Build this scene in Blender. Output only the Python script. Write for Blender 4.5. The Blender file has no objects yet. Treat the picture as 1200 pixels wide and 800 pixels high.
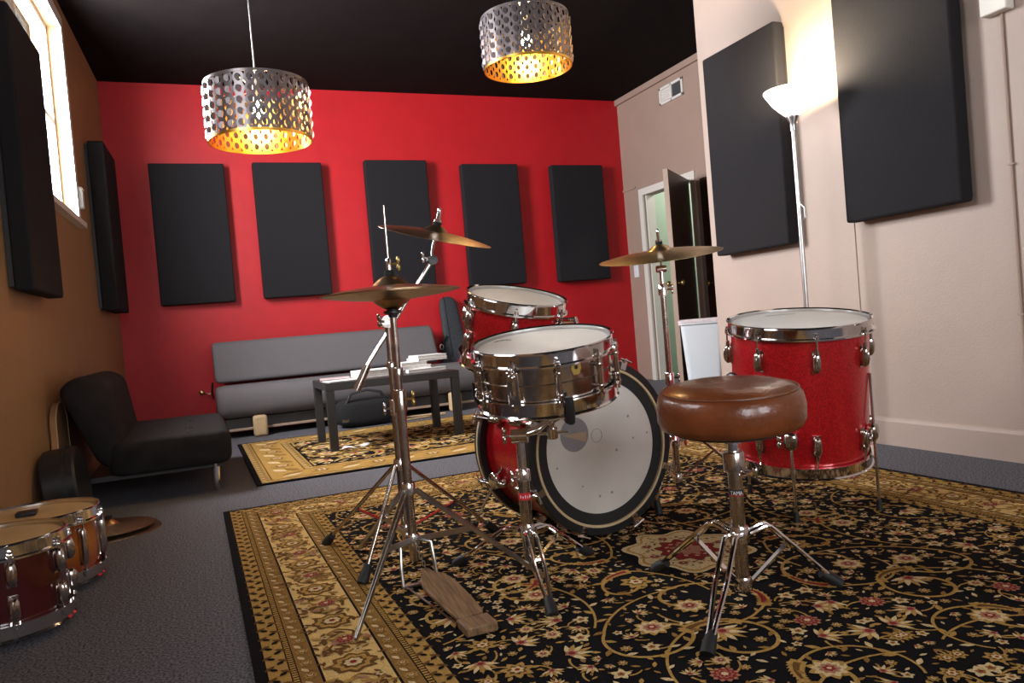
import bpy, math, random
from mathutils import Vector, Matrix
PI = math.pi
SC = bpy.context.scene
COL = SC.collection
RAD = math.radians

# ------------------------------------------------------------------ camera
YAW, PITCH, ROLL, CAM_H, FOCAL = RAD(22.6), RAD(-1.45), RAD(-4.8), 0.744, 900.0
_d = Vector((math.sin(YAW)*math.cos(PITCH), math.cos(YAW)*math.cos(PITCH), math.sin(PITCH)))
_r0 = Vector((math.cos(YAW), -math.sin(YAW), 0)); _u0 = _r0.cross(_d)
_r = _r0*math.cos(ROLL)+_u0*math.sin(ROLL); _u = -_r0*math.sin(ROLL)+_u0*math.cos(ROLL)
cd = bpy.data.cameras.new('camera'); cam = bpy.data.objects.new('camera', cd); COL.objects.link(cam)
cd.sensor_width = 36; cd.lens = FOCAL/1200*36; cd.clip_start = 0.02
cam.matrix_world = Matrix(((_r.x, _u.x, -_d.x, 0), (_r.y, _u.y, -_d.y, 0), (_r.z, _u.z, -_d.z, CAM_H), (0, 0, 0, 1)))
SC.camera = cam

# ------------------------------------------------------------------ world, exposure, window daylight
SC.view_settings.view_transform = 'Standard'; SC.view_settings.look = 'None'
SC.view_settings.gamma = 1; SC.view_settings.use_curve_mapping = False
SC.view_settings.exposure = 0.22
SC.cycles.use_denoising = True
SC.cycles.max_bounces = 8; SC.cycles.sample_clamp_indirect = 6
w = bpy.data.worlds.new('overcast_sky'); SC.world = w; w.use_nodes = True
w.node_tree.nodes['Background'].inputs[0].default_value = (0.86, 0.93, 1, 1)
w.node_tree.nodes['Background'].inputs[1].default_value = 3.0

ROOM_H, Y_RED, X_DOORWALL, X_WHITE, Y_JOG, Y_REAR = 3.066, 7.33, 4.53, 3.07, 3.97, -2.4
# left wall runs from the red wall's corner towards the camera; local x = along it, local y = into the room
_s = Vector((-0.042, -1, 0)).normalized(); _n = Vector((0, 0, 1)).cross(_s)
LEFT_M = Matrix(((_s.x, _n.x, 0, -0.54), (_s.y, _n.y, 0, Y_RED), (0, 0, 1, 0), (0, 0, 0, 1)))
LEFT_WINDOWS = [(1.72, 3.0, 1.62, 2.86), (4.55, 5.85, 1.62, 2.86)]     # s0, s1, z0, z1; the second is unseen, added to light the drums
REAR_WINDOWS = [(-0.2, 0.9, 1.0, 2.5), (1.5, 2.7, 1.0, 2.5)]            # x0, x1, z0, z1

def area(name, M, sx, sy, power, col):
    l = bpy.data.lights.new(name, 'AREA'); l.shape = 'RECTANGLE'; l.size = sx; l.size_y = sy
    l.energy = power; l.color = col
    o = bpy.data.objects.new(name, l); COL.objects.link(o); o.matrix_world = M
    return o
def frame_z(origin, z, x):
    z = Vector(z).normalized(); x = Vector(x); x = (x-z*x.dot(z)).normalized(); y = z.cross(x)
    return Matrix(((x.x, y.x, z.x, origin[0]), (x.y, y.y, z.y, origin[1]), (x.z, y.z, z.z, origin[2]), (0, 0, 0, 1)))
for (s0, s1, z0, z1), pw in zip(LEFT_WINDOWS, (310, 35)):  # second power is weak fill from the added window
    c = LEFT_M @ Vector(((s0+s1)/2, -0.16, (z0+z1)/2))
    area('window_daylight', frame_z(c, -_n, _s), s1-s0, z1-z0, pw, (0.96, 0.975, 1.0))
for x0, x1, z0, z1 in REAR_WINDOWS:
    area('window_daylight', frame_z(((x0+x1)/2, Y_REAR-0.16, (z0+z1)/2), (0, -1, 0), (1, 0, 0)), x1-x0, z1-z0, 46, (0.98, 0.98, 1.0))

# ------------------------------------------------------------------ materials
MATS = {}
def mat(name, col, rough=0.6, metal=0.0, var=0.0, scale=20.0, bump=0.0, bscale=None, col2=None, coat=0.0, emit=None, estr=0.0, spec=0.5, trans=0.0, detail=4, stretch=None):
    m = bpy.data.materials.new(name); m.use_nodes = True; nt = m.node_tree; b = nt.nodes['Principled BSDF']
    b.inputs['Base Color'].default_value = (*col, 1); b.inputs['Roughness'].default_value = rough
    b.inputs['Metallic'].default_value = metal; b.inputs['Specular IOR Level'].default_value = spec
    if coat: b.inputs['Coat Weight'].default_value = coat; b.inputs['Coat Roughness'].default_value = 0.08
    if trans: b.inputs['Transmission Weight'].default_value = trans
    if emit: b.inputs['Emission Color'].default_value = (*emit, 1); b.inputs['Emission Strength'].default_value = estr
    if var or bump or col2:
        tc = nt.nodes.new('ShaderNodeTexCoord')
        n = nt.nodes.new('ShaderNodeTexNoise'); n.inputs['Scale'].default_value = scale; n.inputs['Detail'].default_value = detail
        if stretch:
            mp = nt.nodes.new('ShaderNodeMapping'); mp.inputs['Scale'].default_value = stretch
            nt.links.new(tc.outputs['Object'], mp.inputs['Vector']); nt.links.new(mp.outputs['Vector'], n.inputs['Vector'])
        else: nt.links.new(tc.outputs['Object'], n.inputs['Vector'])
        if var or col2:
            r = nt.nodes.new('ShaderNodeValToRGB')
            c2 = col2 if col2 else tuple(min(1, c*(1+var)) for c in col)
            c1 = col if col2 else tuple(c*(1-var) for c in col)
            r.color_ramp.elements[0].position = 0.32; r.color_ramp.elements[1].position = 0.68
            r.color_ramp.elements[0].color = (*c1, 1); r.color_ramp.elements[1].color = (*c2, 1)
            nt.links.new(n.outputs['Fac'], r.inputs['Fac']); nt.links.new(r.outputs['Color'], b.inputs['Base Color'])
        if bump:
            n2 = n
            if bscale:
                n2 = nt.nodes.new('ShaderNodeTexNoise'); n2.inputs['Scale'].default_value = bscale
                nt.links.new(tc.outputs['Object'], n2.inputs['Vector'])
            bp = nt.nodes.new('ShaderNodeBump'); bp.inputs['Strength'].default_value = bump; bp.inputs['Distance'].default_value = 0.01
            nt.links.new(n2.outputs['Fac'], bp.inputs['Height']); nt.links.new(bp.outputs['Normal'], b.inputs['Normal'])
    MATS[name] = m
    return m
mat('red_paint', (0.47, 0.004, 0.010), 0.55, var=0.06, scale=6, bump=0.12, bscale=180)
mat('tan_paint', (0.30, 0.165, 0.075), 0.6, var=0.05, scale=5, bump=0.12, bscale=160)
mat('cream_paint', (0.42, 0.32, 0.27), 0.55, var=0.03, scale=3, bump=0.12, bscale=120)
mat('taupe_paint', (0.36, 0.25, 0.20), 0.6, var=0.03, scale=4, bump=0.1, bscale=140)
mat('ceiling_paint', (0.006, 0.004, 0.004), 0.9, var=0.2, scale=8, spec=0.1)
mat('carpet', (0.135, 0.132, 0.150), 0.95, var=0.75, scale=150, bump=0.35, bscale=900, spec=0.1)
mat('white_trim', (0.70, 0.66, 0.60), 0.45)
mat('green_paint', (0.52, 0.66, 0.54), 0.6, var=0.03, scale=3)
mat('dark_wood', (0.045, 0.022, 0.014), 0.42, var=0.25, scale=9)
mat('door_edge', (0.36, 0.25, 0.18), 0.5)
mat('panel_cloth', (0.017, 0.0155, 0.018), 0.92, var=0.15, scale=300, bump=0.25, bscale=700, spec=0.2)
mat('chrome', (0.80, 0.79, 0.80), 0.10, 1.0, var=0.03, scale=60)
mat('chrome_worn', (0.56, 0.51, 0.47), 0.18, 1.0, var=0.18, scale=45, bump=0.03)
mat('steel', (0.55, 0.54, 0.53), 0.28, 1.0, var=0.1, scale=30)
mat('brass', (0.55, 0.40, 0.16), 0.32, 1.0, var=0.12, scale=25)
mat('cymbal_dark', (0.40, 0.28, 0.17), 0.32, 1.0, var=0.2, scale=30)
mat('cymbal_gold', (0.78, 0.60, 0.34), 0.30, 1.0, var=0.12, scale=22)
mat('black_rubber', (0.012, 0.012, 0.013), 0.6)
mat('black_plastic', (0.015, 0.015, 0.017), 0.35)
mat('black_wood', (0.020, 0.019, 0.020), 0.38, var=0.1, scale=12)
mat('drum_head', (0.88, 0.845, 0.79), 0.48, var=0.02, scale=14)
mat('bass_head', (0.74, 0.72, 0.67), 0.28, var=0.05, scale=7, coat=0.4)
mat('old_head', (0.60, 0.42, 0.20), 0.5, var=0.08, scale=9)
mat('leather', (0.21, 0.058, 0.018), 0.28, col2=(0.13, 0.034, 0.011), scale=14, bump=0.12, bscale=90, coat=0.25)
mat('leather_seam', (0.15, 0.045, 0.016), 0.4)
mat('wood_pedal', (0.30, 0.18, 0.09), 0.5, col2=(0.13, 0.068, 0.032), scale=9, stretch=(14, 1.2, 6))
mat('wood_pale', (0.58, 0.40, 0.22), 0.5, var=0.15, scale=12)
mat('grey_fabric', (0.15, 0.137, 0.143), 0.9, var=0.1, scale=220, bump=0.25, bscale=500, spec=0.2)
mat('black_velour', (0.012, 0.010, 0.011), 0.85, var=0.3, scale=12, spec=0.25)
mat('bag_nylon', (0.030, 0.033, 0.040), 0.75, var=0.2, scale=60, bump=0.15, bscale=250)
mat('black_cloth', (0.008, 0.008, 0.009), 0.9)
mat('paper', (0.84, 0.82, 0.81), 0.6); mat('paper_edge', (0.62, 0.60, 0.58), 0.8, var=0.12, scale=80)
mat('magazine', (0.52, 0.36, 0.36), 0.35, col2=(0.66, 0.62, 0.62), scale=16)
mat('lamp_outside', (0.17, 0.145, 0.15), 0.32, 0.6); mat('lamp_gold', (0.90, 0.52, 0.10), 0.28, 1.0)
mat('white_plastic', (0.72, 0.76, 0.80), 0.35); mat('bag_liner', (0.78, 0.68, 0.70), 0.35, var=0.15, scale=30)
mat('vent_white', (0.72, 0.69, 0.64), 0.5); mat('vent_dark', (0.05, 0.05, 0.055), 0.7)
mat('red_sticker', (0.60, 0.02, 0.03), 0.4); mat('print_white', (0.8, 0.8, 0.8), 0.5); mat('print_black', (0.02, 0.02, 0.02), 0.5)
mat('hoop_cream', (0.62, 0.48, 0.28), 0.4); mat('patch_grey', (0.30, 0.29, 0.31), 0.4); mat('reflection_tan', (0.50, 0.37, 0.24), 0.4)
mat('brown_card', (0.34, 0.16, 0.06), 0.7, var=0.15, scale=6)
mat('badge', (0.62, 0.46, 0.12), 0.35, 0.6)
mat('bulb', (1, 0.9, 0.7), 0.4, emit=(1.0, 0.72, 0.36), estr=120)
mat('bowl_glass', (0.9, 0.9, 0.88), 0.3, emit=(1.0, 0.96, 0.88), estr=3.2)
def sparkle(name, c1, c2):
    m = mat(name, c1, 0.28, 0.35, coat=0.7); nt = m.node_tree; b = nt.nodes['Principled BSDF']
    tc = nt.nodes.new('ShaderNodeTexCoord'); v = nt.nodes.new('ShaderNodeTexVoronoi'); v.inputs['Scale'].default_value = 260
    r = nt.nodes.new('ShaderNodeValToRGB'); r.color_ramp.elements[0].color = (*c1, 1); r.color_ramp.elements[1].color = (*c2, 1)
    nt.links.new(tc.outputs['Object'], v.inputs['Vector']); nt.links.new(v.outputs['Color'], r.inputs['Fac']); nt.links.new(r.outputs['Color'], b.inputs['Base Color'])
    bp = nt.nodes.new('ShaderNodeBump'); bp.inputs['Strength'].default_value = 0.25; bp.inputs['Distance'].default_value = 0.002
    nt.links.new(v.outputs['Color'], bp.inputs['Height']); nt.links.new(bp.outputs['Normal'], b.inputs['Normal'])
sparkle('red_sparkle', (0.30, 0.002, 0.006), (0.72, 0.012, 0.02))
mat('wine_lacquer', (0.055, 0.004, 0.004), 0.22, coat=0.6)
def sunburst():
    m = mat('sunburst', (0.6, 0.2, 0.03), 0.22, coat=0.6); nt = m.node_tree; b = nt.nodes['Principled BSDF']
    tc = nt.nodes.new('ShaderNodeTexCoord'); sp = nt.nodes.new('ShaderNodeSeparateXYZ'); nt.links.new(tc.outputs['Generated'], sp.inputs[0])
    r = nt.nodes.new('ShaderNodeValToRGB'); e = r.color_ramp.elements
    e[0].color = (0.16, 0.008, 0.004, 1); e[0].position = 0.05; e[1].color = (0.16, 0.008, 0.004, 1); e[1].position = 0.95
    k = e.new(0.5); k.color = (0.42, 0.13, 0.018, 1)
    nt.links.new(sp.outputs['Z'], r.inputs['Fac']); nt.links.new(r.outputs['Color'], b.inputs['Base Color'])
sunburst()
def pane_mat():
    m = bpy.data.materials.new('window_glass'); m.use_nodes = True; nt = m.node_tree; nt.nodes.clear()
    o = nt.nodes.new('ShaderNodeOutputMaterial'); mx = nt.nodes.new('ShaderNodeMixShader'); t = nt.nodes.new('ShaderNodeBsdfTransparent'); g = nt.nodes.new('ShaderNodeBsdfGlossy')
    g.inputs['Roughness'].default_value = 0.02; mx.inputs[0].default_value = 0.06
    nt.links.new(t.outputs[0], mx.inputs[1]); nt.links.new(g.outputs[0], mx.inputs[2]); nt.links.new(mx.outputs[0], o.inputs[0]); MATS['window_glass'] = m
pane_mat()
RUGC = {'k': (0.008, 0.007, 0.008), 'g': (0.46, 0.27, 0.075), 'c': (0.70, 0.53, 0.28), 'r': (0.26, 0.026, 0.026), 'b': (0.15, 0.07, 0.022), 'o': (0.30, 0.16, 0.045), 'p': (0.42, 0.20, 0.12), 'm': (0.72, 0.48, 0.18)}
RUGK = list(RUGC)
for k_, c_ in RUGC.items(): mat('rug_'+k_, c_, 0.95, var=0.28, scale=260, bump=0.5, bscale=500, spec=0.08)

# ------------------------------------------------------------------ mesh helpers
class MB:
    def __init__(s): s.v = []; s.f = []; s.m = []
    def add(s, vs, fs, M=None, mi=0):
        o = len(s.v)
        if M is not None: vs = [M @ Vector(p) for p in vs]
        s.v += [tuple(p) for p in vs]; s.f += [tuple(i+o for i in f) for f in fs]; s.m += [mi]*len(fs); return s
    def box(s, x0, x1, y0, y1, z0, z1, M=None, mi=0):
        vs = [(x, y, z) for x in (x0, x1) for y in (y0, y1) for z in (z0, z1)]
        return s.add(vs, [(0, 1, 3, 2), (4, 6, 7, 5), (0, 4, 5, 1), (2, 3, 7, 6), (0, 2, 6, 4), (1, 5, 7, 3)], M, mi)
    def lathe(s, prof, n=48, M=None, closed=False, mi=0):
        vs = []; fs = []; k = len(prof)
        for i in range(n):
            a = 2*PI*i/n; c, q = math.cos(a), math.sin(a)
            vs += [(r*c, r*q, z) for r, z in prof]
        for i in range(n):
            j = (i+1) % n
            for t in range(k if closed else k-1):
                u = (t+1) % k
                fs.append((i*k+t, j*k+t, j*k+u, i*k+u))
        return s.add(vs, fs, M, mi)
    def cyl(s, p0, p1, r0, r1=None, n=14, mi=0):
        p0, p1 = Vector(p0), Vector(p1); d = p1-p0; L = d.length; r1 = r0 if r1 is None else r1
        return s.lathe([(0, 0), (r0, 0), (r1, L), (0, L)], n, frame_z(p0, d, (1, 0.13, 0.05) if abs(d.normalized().x) < 0.9 else (0, 1, 0)), mi=mi)
    def tube(s, pts, r, n=8, mi=0, closed=False):
        P = [Vector(p) for p in pts]; k = len(P); vs = []; fs = []; up = None
        for i in range(k):
            if closed: t = P[(i+1) % k]-P[i-1]
            else: t = P[min(i+1, k-1)]-P[max(i-1, 0)]
            t.normalize()
            if up is None: up = t.orthogonal().normalized()
            up = (up-t*up.dot(t)).normalized(); w_ = t.cross(up)
            rr = r[i] if isinstance(r, (list, tuple)) else r
            vs += [P[i]+(up*math.cos(2*PI*j/n)+w_*math.sin(2*PI*j/n))*rr for j in range(n)]
        for i in range(k if closed else k-1):
            i2 = (i+1) % k
            for j in range(n): fs.append((i*n+j, i*n+(j+1) % n, i2*n+(j+1) % n, i2*n+j))
        if not closed: fs.append(tuple(range(n))[::-1]); fs.append(tuple((k-1)*n+j for j in range(n)))
        return s.add(vs, fs, None, mi)
    def bar(s, p0, p1, w, t, side=(0, 0, 1), mi=0):      # flat bar, width w along `side`, thickness t
        p0, p1 = Vector(p0), Vector(p1); d = p1-p0; M = frame_z(p0, d, side)
        return s.box(-w/2, w/2, -t/2, t/2, 0, d.length, M, mi)
    def ell(s, c, rx, ry, rz, n=20, m=10, e=1.0, M=None, mi=0):
        pw = lambda x: math.copysign(abs(x)**e, x); vs = []; fs = []
        for i in range(m+1):
            b = -PI/2+PI*i/m
            for j in range(n):
                a = 2*PI*j/n
                vs.append((c[0]+rx*pw(math.cos(b))*pw(math.cos(a)), c[1]+ry*pw(math.cos(b))*pw(math.sin(a)), c[2]+rz*pw(math.sin(b))))
        for i in range(m):
            for j in range(n): fs.append((i*n+j, i*n+(j+1) % n, (i+1)*n+(j+1) % n, (i+1)*n+j))
        return s.add(vs, fs, M, mi)
    def prism(s, poly, z0, z1, M=None, mi=0):
        k = len(poly); vs = [(x, y, z0) for x, y in poly]+[(x, y, z1) for x, y in poly]
        return s.add(vs, [tuple(range(k))[::-1], tuple(range(k, 2*k))]+[(i, (i+1) % k, k+(i+1) % k, k+i) for i in range(k)], M, mi)
    def extrude_x(s, poly, x0, x1, M=None, mi=0):        # polygon in (y, z) pulled along x
        k = len(poly); vs = [(x0, y, z) for y, z in poly]+[(x1, y, z) for y, z in poly]
        return s.add(vs, [tuple(range(k)), tuple(range(k, 2*k))[::-1]]+[(i, k+i, k+(i+1) % k, (i+1) % k) for i in range(k)], M, mi)
    def mesh(s, name, mats, off=None, angle=38):
        me = bpy.data.meshes.new(name)
        vs = s.v if off is None else [(x-off[0], y-off[1], z-off[2]) for x, y, z in s.v]
        me.from_pydata(vs, [], s.f)
        for m in (mats if isinstance(mats, (list, tuple)) else [mats]): me.materials.append(MATS[m])
        if any(s.m): me.polygons.foreach_set('material_index', s.m)
        me.update()
        if angle:
            me.polygons.foreach_set('use_smooth', [True]*len(me.polygons)); me.set_sharp_from_angle(angle=RAD(angle))
        return me
def link(name, data, parent=None, M=None):
    o = bpy.data.objects.new(name, data); COL.objects.link(o)
    if parent is not None: o.parent = parent
    if M is not None: o.matrix_local = M
    return o
def part(name, mb, mats, parent, bevel=0, M=None, angle=38, loc=True, label=None, seg=2):
    # mb in world coordinates when the thing's root is only translated (loc), else in the root's own frame
    off = None
    if loc and parent is not None:
        off = Vector(parent.get('_o', (0, 0, 0)))
    o = link(name, mb.mesh(name, mats, off, angle), parent, M)
    if parent is not None and '_o' in parent: o['_o'] = list(parent['_o'])
    if bevel:
        b = o.modifiers.new('bevel', 'BEVEL'); b.width = bevel; b.segments = seg; b.limit_method = 'ANGLE'; b.angle_limit = RAD(40)
    if label: o['label'] = label
    return o
def tag(o, label, cat, group=None):
    o['label'] = label; o['category'] = cat
    if group: o['group'] = group
    return o
def thing(name, label, cat, loc=(0, 0, 0), group=None, M=None):
    o = link(name, None); o.empty_display_size = 0.1
    if M is not None: o.matrix_world = M; o['_o'] = [0, 0, 0]
    else: o.location = loc; o['_o'] = list(loc)
    return tag(o, label, cat, group)
def solo(name, mb, mats, label, cat, group=None, bevel=0, loc=None, angle=38, M=None):
    o = link(name, mb.mesh(name, mats, loc, angle))
    if loc is not None: o.location = loc
    if M is not None: o.matrix_world = M
    if bevel:
        b = o.modifiers.new('bevel', 'BEVEL'); b.width = bevel; b.segments = 2; b.limit_method = 'ANGLE'
    return tag(o, label, cat, group)
def struct(name, mb, mats, parent=None, M=None, bevel=0, angle=None):
    o = link(name, mb.mesh(name, mats, None, angle), parent, M)
    if parent is None: o['kind'] = 'structure'
    if bevel:
        b = o.modifiers.new('bevel', 'BEVEL'); b.width = bevel; b.segments = 2; b.limit_method = 'ANGLE'
    return o
CR = Vector((math.cos(YAW), -math.sin(YAW), 0)); CB = Vector((-math.sin(YAW), -math.cos(YAW), 0))   # room directions used for tilts
def tilt(back, right):
    return (Vector((0, 0, 1))+CB*math.tan(RAD(back))+CR*math.tan(RAD(right))).normalized()

# ------------------------------------------------------------------ the room
struct('floor', MB().box(-1.3, 6.4, Y_REAR-.15, Y_RED+.15, -0.1, 0), 'carpet')
struct('ceiling', MB().box(-1.3, 6.4, Y_REAR-.15, Y_RED+.15, ROOM_H, ROOM_H+.1), 'ceiling_paint')
struct('wall_back', MB().box(-.8, 6.4, Y_RED, Y_RED+.15, 0, ROOM_H), 'red_paint')
def holed(mb, a0, a1, holes, fn):
    # wall strip a0..a1 with rectangular holes (sorted, not overlapping); fn(a, b, z0, z1) adds a block
    p = a0
    for h0, h1, z0, z1 in holes:
        fn(p, h0, 0, ROOM_H)
        if z0 > 0: fn(h0, h1, 0, z0)
        fn(h0, h1, z1, ROOM_H); p = h1
    fn(p, a1, 0, ROOM_H)
mb = MB(); holed(mb, 0, 9.8, LEFT_WINDOWS, lambda a, b, z0, z1: mb.box(a, b, -.15, 0, z0, z1))
struct('wall_left', mb, 'tan_paint', M=LEFT_M)
mb = MB(); holed(mb, -1.2, X_WHITE+.1, REAR_WINDOWS, lambda a, b, z0, z1: mb.box(a, b, Y_REAR-.15, Y_REAR, z0, z1))
struct('wall_rear', mb, 'cream_paint')
struct('wall_right', MB().box(X_WHITE, X_WHITE+.14, Y_REAR, Y_JOG, 0, ROOM_H).box(X_WHITE-.005, X_WHITE, 2.85, Y_JOG, 0, ROOM_H), 'cream_paint')
struct('wall_jog', MB().box(X_WHITE+.14, X_DOORWALL+.12, Y_JOG-.14, Y_JOG, 0, ROOM_H), 'taupe_paint')
DOOR = (6.10, 6.94, 0, 1.96)
mb = MB(); holed(mb, Y_JOG, Y_RED, [DOOR], lambda a, b, z0, z1: mb.box(X_DOORWALL, X_DOORWALL+.12, a, b, z0, z1))
struct('wall_door', mb, 'taupe_paint')
# the pale green room behind the doorway
mb = MB(); mb.box(6.2, 6.3, 4.2, Y_RED, 0, ROOM_H); mb.box(X_DOORWALL+.12, 6.2, 4.2, 4.3, 0, ROOM_H)
struct('wall_corridor', mb, 'green_paint')
struct('wall_corridor_end', MB().box(X_DOORWALL+.12, 6.2, Y_RED-.03, Y_RED, 0, ROOM_H), 'green_paint')
l = bpy.data.lights.new('corridor_lamp', 'POINT'); l.energy = 45; l.shadow_soft_size = .15; l.color = (1, .97, .88)
lo = link('corridor_lamp', l); lo.location = (5.6, 6.3, 2.5)
# baseboards
def baseboard(name, M, L, mt, h=.135):
    return struct(name, MB().extrude_x([(0, 0), (.016, 0), (.016, h-.02), (.010, h-.006), (.004, h), (0, h)], 0, L, M), mt)
baseboard('baseboard_right', frame_z((X_WHITE, 2.85, 0), (0, 0, 1), (0, -1, 0)) @ Matrix.Scale(-1, 4, (0, 1, 0)), 2.85-Y_REAR, 'cream_paint')
baseboard('baseboard_left', LEFT_M, 9.7, 'tan_paint', .10)
baseboard('baseboard_back', frame_z((X_DOORWALL, Y_RED, 0), (0, 0, 1), (-1, 0, 0)), X_DOORWALL+.55, 'red_paint', .10)
# crown trim along the door wall
struct('trim_1', MB().box(X_DOORWALL-.03, X_DOORWALL, Y_JOG, Y_RED, ROOM_H-.06, ROOM_H), 'taupe_paint')
struct('trim_2', MB().box(X_DOORWALL-.012, X_DOORWALL, 7.08, Y_RED, 2.06, 2.08), 'taupe_paint')

# windows (frame, panes, sill) -------------------------------------------------
def window(n, M, a0, a1, z0, z1, inward=1):
    f = .035
    mb = MB()
    for q in ((a0-.07, a0, z0-.02, z1+.07), (a1, a1+.07, z0-.02, z1+.07), (a0-.07, a1+.07, z1, z1+.08)): mb.box(q[0], q[1], 0, .022, q[2], q[3])
    w_ = struct('window_%d' % n, mb, 'white_trim', M=M)
    mb = MB(); zm = (z0+z1)/2
    for q in ((a0, a0+f, z0, z1), (a1-f, a1, z0, z1), (a0, a1, z0, z0+f), (a0, a1, z1-f, z1), (a0, a1, zm-f/2, zm+f/2)): mb.box(q[0], q[1], -.11, -.06, q[2], q[3])
    struct('window_frame', mb, 'white_trim', w_)
    struct('window_sill', MB().box(a0-.09, a1+.09, -.06, .05, z0-.035, z0), 'white_trim', w_)
    for b0, b1 in ((z0+f, zm-f/2), (zm+f/2, z1-f)):
        struct('pane', MB().box(a0+f, a1-f, -.087, -.083, b0, b1), 'window_glass', w_)
    return w_
for i, q in enumerate(LEFT_WINDOWS): window(i+1, LEFT_M, *q)  # the nearer one is out of view, added for its light
REAR_M = Matrix(((-1, 0, 0, 0), (0, 1, 0, Y_REAR), (0, 0, 1, 0), (0, 0, 0, 1))) @ Matrix.Scale(-1, 4, (1, 0, 0))
for i, q in enumerate(REAR_WINDOWS): window(i+3, REAR_M, *q)

# doors ------------------------------------------------------------------------
mb = MB(); x0 = X_DOORWALL-.02
mb.box(x0, X_DOORWALL-.0005, DOOR[1], DOOR[1]+.07, 0, DOOR[3]+.07); mb.box(x0, X_DOORWALL-.0005, DOOR[0]-.07, DOOR[0], 0, DOOR[3]+.07); mb.box(x0, X_DOORWALL-.0005, DOOR[0], DOOR[1], DOOR[3], DOOR[3]+.07)
mb.box(X_DOORWALL+.02, X_DOORWALL+.12, DOOR[1]-.02, DOOR[1]-.0005, 0, DOOR[3]-.0005)
door1 = struct('door_1', mb, 'white_trim')
leafM = frame_z((4.488, 6.118, 0.012), (0, 0, 1), (3.894-4.488, 5.606-6.118, 0))
def leaf(name, M, W, H):
    mb = MB(); mb.box(.012, W-.012, -.02, .02, 0, H)
    o = struct(name, mb, 'dark_wood', M=M)
    struct('edge_strip', MB().box(W-.012, W, -.021, .021, 0, H), 'door_edge', o)
    for z in (.25, 1.0, 1.7): struct('hinge', MB().cyl((0, 0, z-.05), (0, 0, z+.05), .009), 'steel', o, angle=40)
    for sgn in (-1, 1):
        mb = MB(); mb.cyl((W-.07, sgn*.02, .95), (W-.07, sgn*.05, .95), .010); mb.ell((W-.07, sgn*.062, .95), .026, .018, .026); struct('knob', mb, 'brass', o, angle=40)
    return o
leaf('door_2', leafM, .78, 1.94)
# closed second door beside the doorway
mb = MB(); mb.box(X_DOORWALL-.035, X_DOORWALL-.004, 5.02, 5.93, .01, 1.93)
d3 = struct('door_3', mb, 'dark_wood')
mb = MB()
for q in ((4.95, 5.02, 0, 2.0), (5.93, 5.985, 0, 2.0), (5.02, 5.93, 1.935, 2.0)): mb.box(X_DOORWALL-.02, X_DOORWALL, q[0], q[1], q[2], q[3])
struct('door_frame', mb, 'taupe_paint', d3)
mb = MB(); mb.cyl((X_DOORWALL-.035, 5.86, .95), (X_DOORWALL-.07, 5.86, .95), .009); mb.ell((X_DOORWALL-.08, 5.86, .95), .018, .026, .026)
struct('knob', mb, 'brass', d3, angle=40)

# vent, switches, thermostat, pipe ----------------------------------------------
v = thing('air_vent', 'white metal air vent high on the taupe wall above the door', 'vent', (X_DOORWALL, 6.3, 2.77))
mb = MB()
for q in ((6.11, 6.135, 2.77, 2.94), (6.475, 6.50, 2.77, 2.94), (6.11, 6.5, 2.77, 2.795), (6.11, 6.5, 2.915, 2.94), (6.29, 6.31, 2.77, 2.94)): mb.box(X_DOORWALL-.018, X_DOORWALL-.001, *q)
part('frame', mb, 'vent_white', v, bevel=.003)
part('opening', MB().box(X_DOORWALL-.004, X_DOORWALL-.001, 6.13, 6.30, 2.79, 2.92), 'vent_dark', v)
part('backing', MB().box(X_DOORWALL-.004, X_DOORWALL-.001, 6.305, 6.48, 2.79, 2.92), 'vent_white', v)
for i in range(6):
    z = 2.80+i*.021
    part('slat', MB().box(-.006, .006, 6.31-6.3, 6.478-6.3, -.001, .001, Matrix.Translation((X_DOORWALL-.010, 6.3, z+.004)) @ Matrix.Rotation(RAD(35), 4, 'Y')), 'vent_white', v)
def plate(name, label, cat, M, wd, ht, mt='white_plastic'):
    t = thing(name, label, cat, M=M)
    part('cover', MB().box(-wd/2, wd/2, 0, .008, -ht/2, ht/2), mt, t, bevel=.003)
    part('toggle', MB().box(-.006, .006, .008, .02, -.014, .014), mt, t, bevel=.002)
    return t
plate('light_switch', 'white light switch plate on taupe wall beside the doorway', 'switch', frame_z((X_DOORWALL, 7.19, 1.18), (0, 0, 1), (0, -1, 0)) @ Matrix.Rotation(PI, 4, 'Z'), .09, .13)
t = thing('window_latch_box', 'small white box mounted on tan wall beside the bright window', 'box', M=LEFT_M @ Matrix.Translation((1.60, 0, 1.79)))
part('body', MB().box(-.03, .03, .001, .04, -.07, .07), 'white_plastic', t, bevel=.006)
part('cap', MB().box(-.032, .032, .001, .044, .05, .062), 'white_trim', t, bevel=.003)
t = thing('wall_hook', 'little brass hook screwed to red wall beside grey sofa', 'hook', (0.05, Y_RED, .35))
mb = MB(); mb.ell((.05, Y_RED-.01, .35), .022, .01, .022); part('rosette', mb, 'brass', t)
part('arm', MB().tube([(.05, Y_RED-.01, .35), (.075, Y_RED-.04, .345), (.11, Y_RED-.05, .335), (.125, Y_RED-.05, .345)], .005), 'brass', t)
t = thing('surface_conduit', 'thin cream cable conduit running up the pale right wall', 'conduit', (X_WHITE, 2.05, 0))
part('tube', MB().tube([(X_WHITE-.006, 2.05, .14), (X_WHITE-.006, 2.05, 1.80)], .0055), 'taupe_paint', t)
part('cap', MB().box(X_WHITE-.05, X_WHITE-.001, 2.0, 2.11, 1.80, 1.90), 'white_trim', t, bevel=.005)
for z in (.6, 1.2): part('clip', MB().box(X_WHITE-.013, X_WHITE-.001, 2.038, 2.062, z, z+.008), 'taupe_paint', t)

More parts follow.
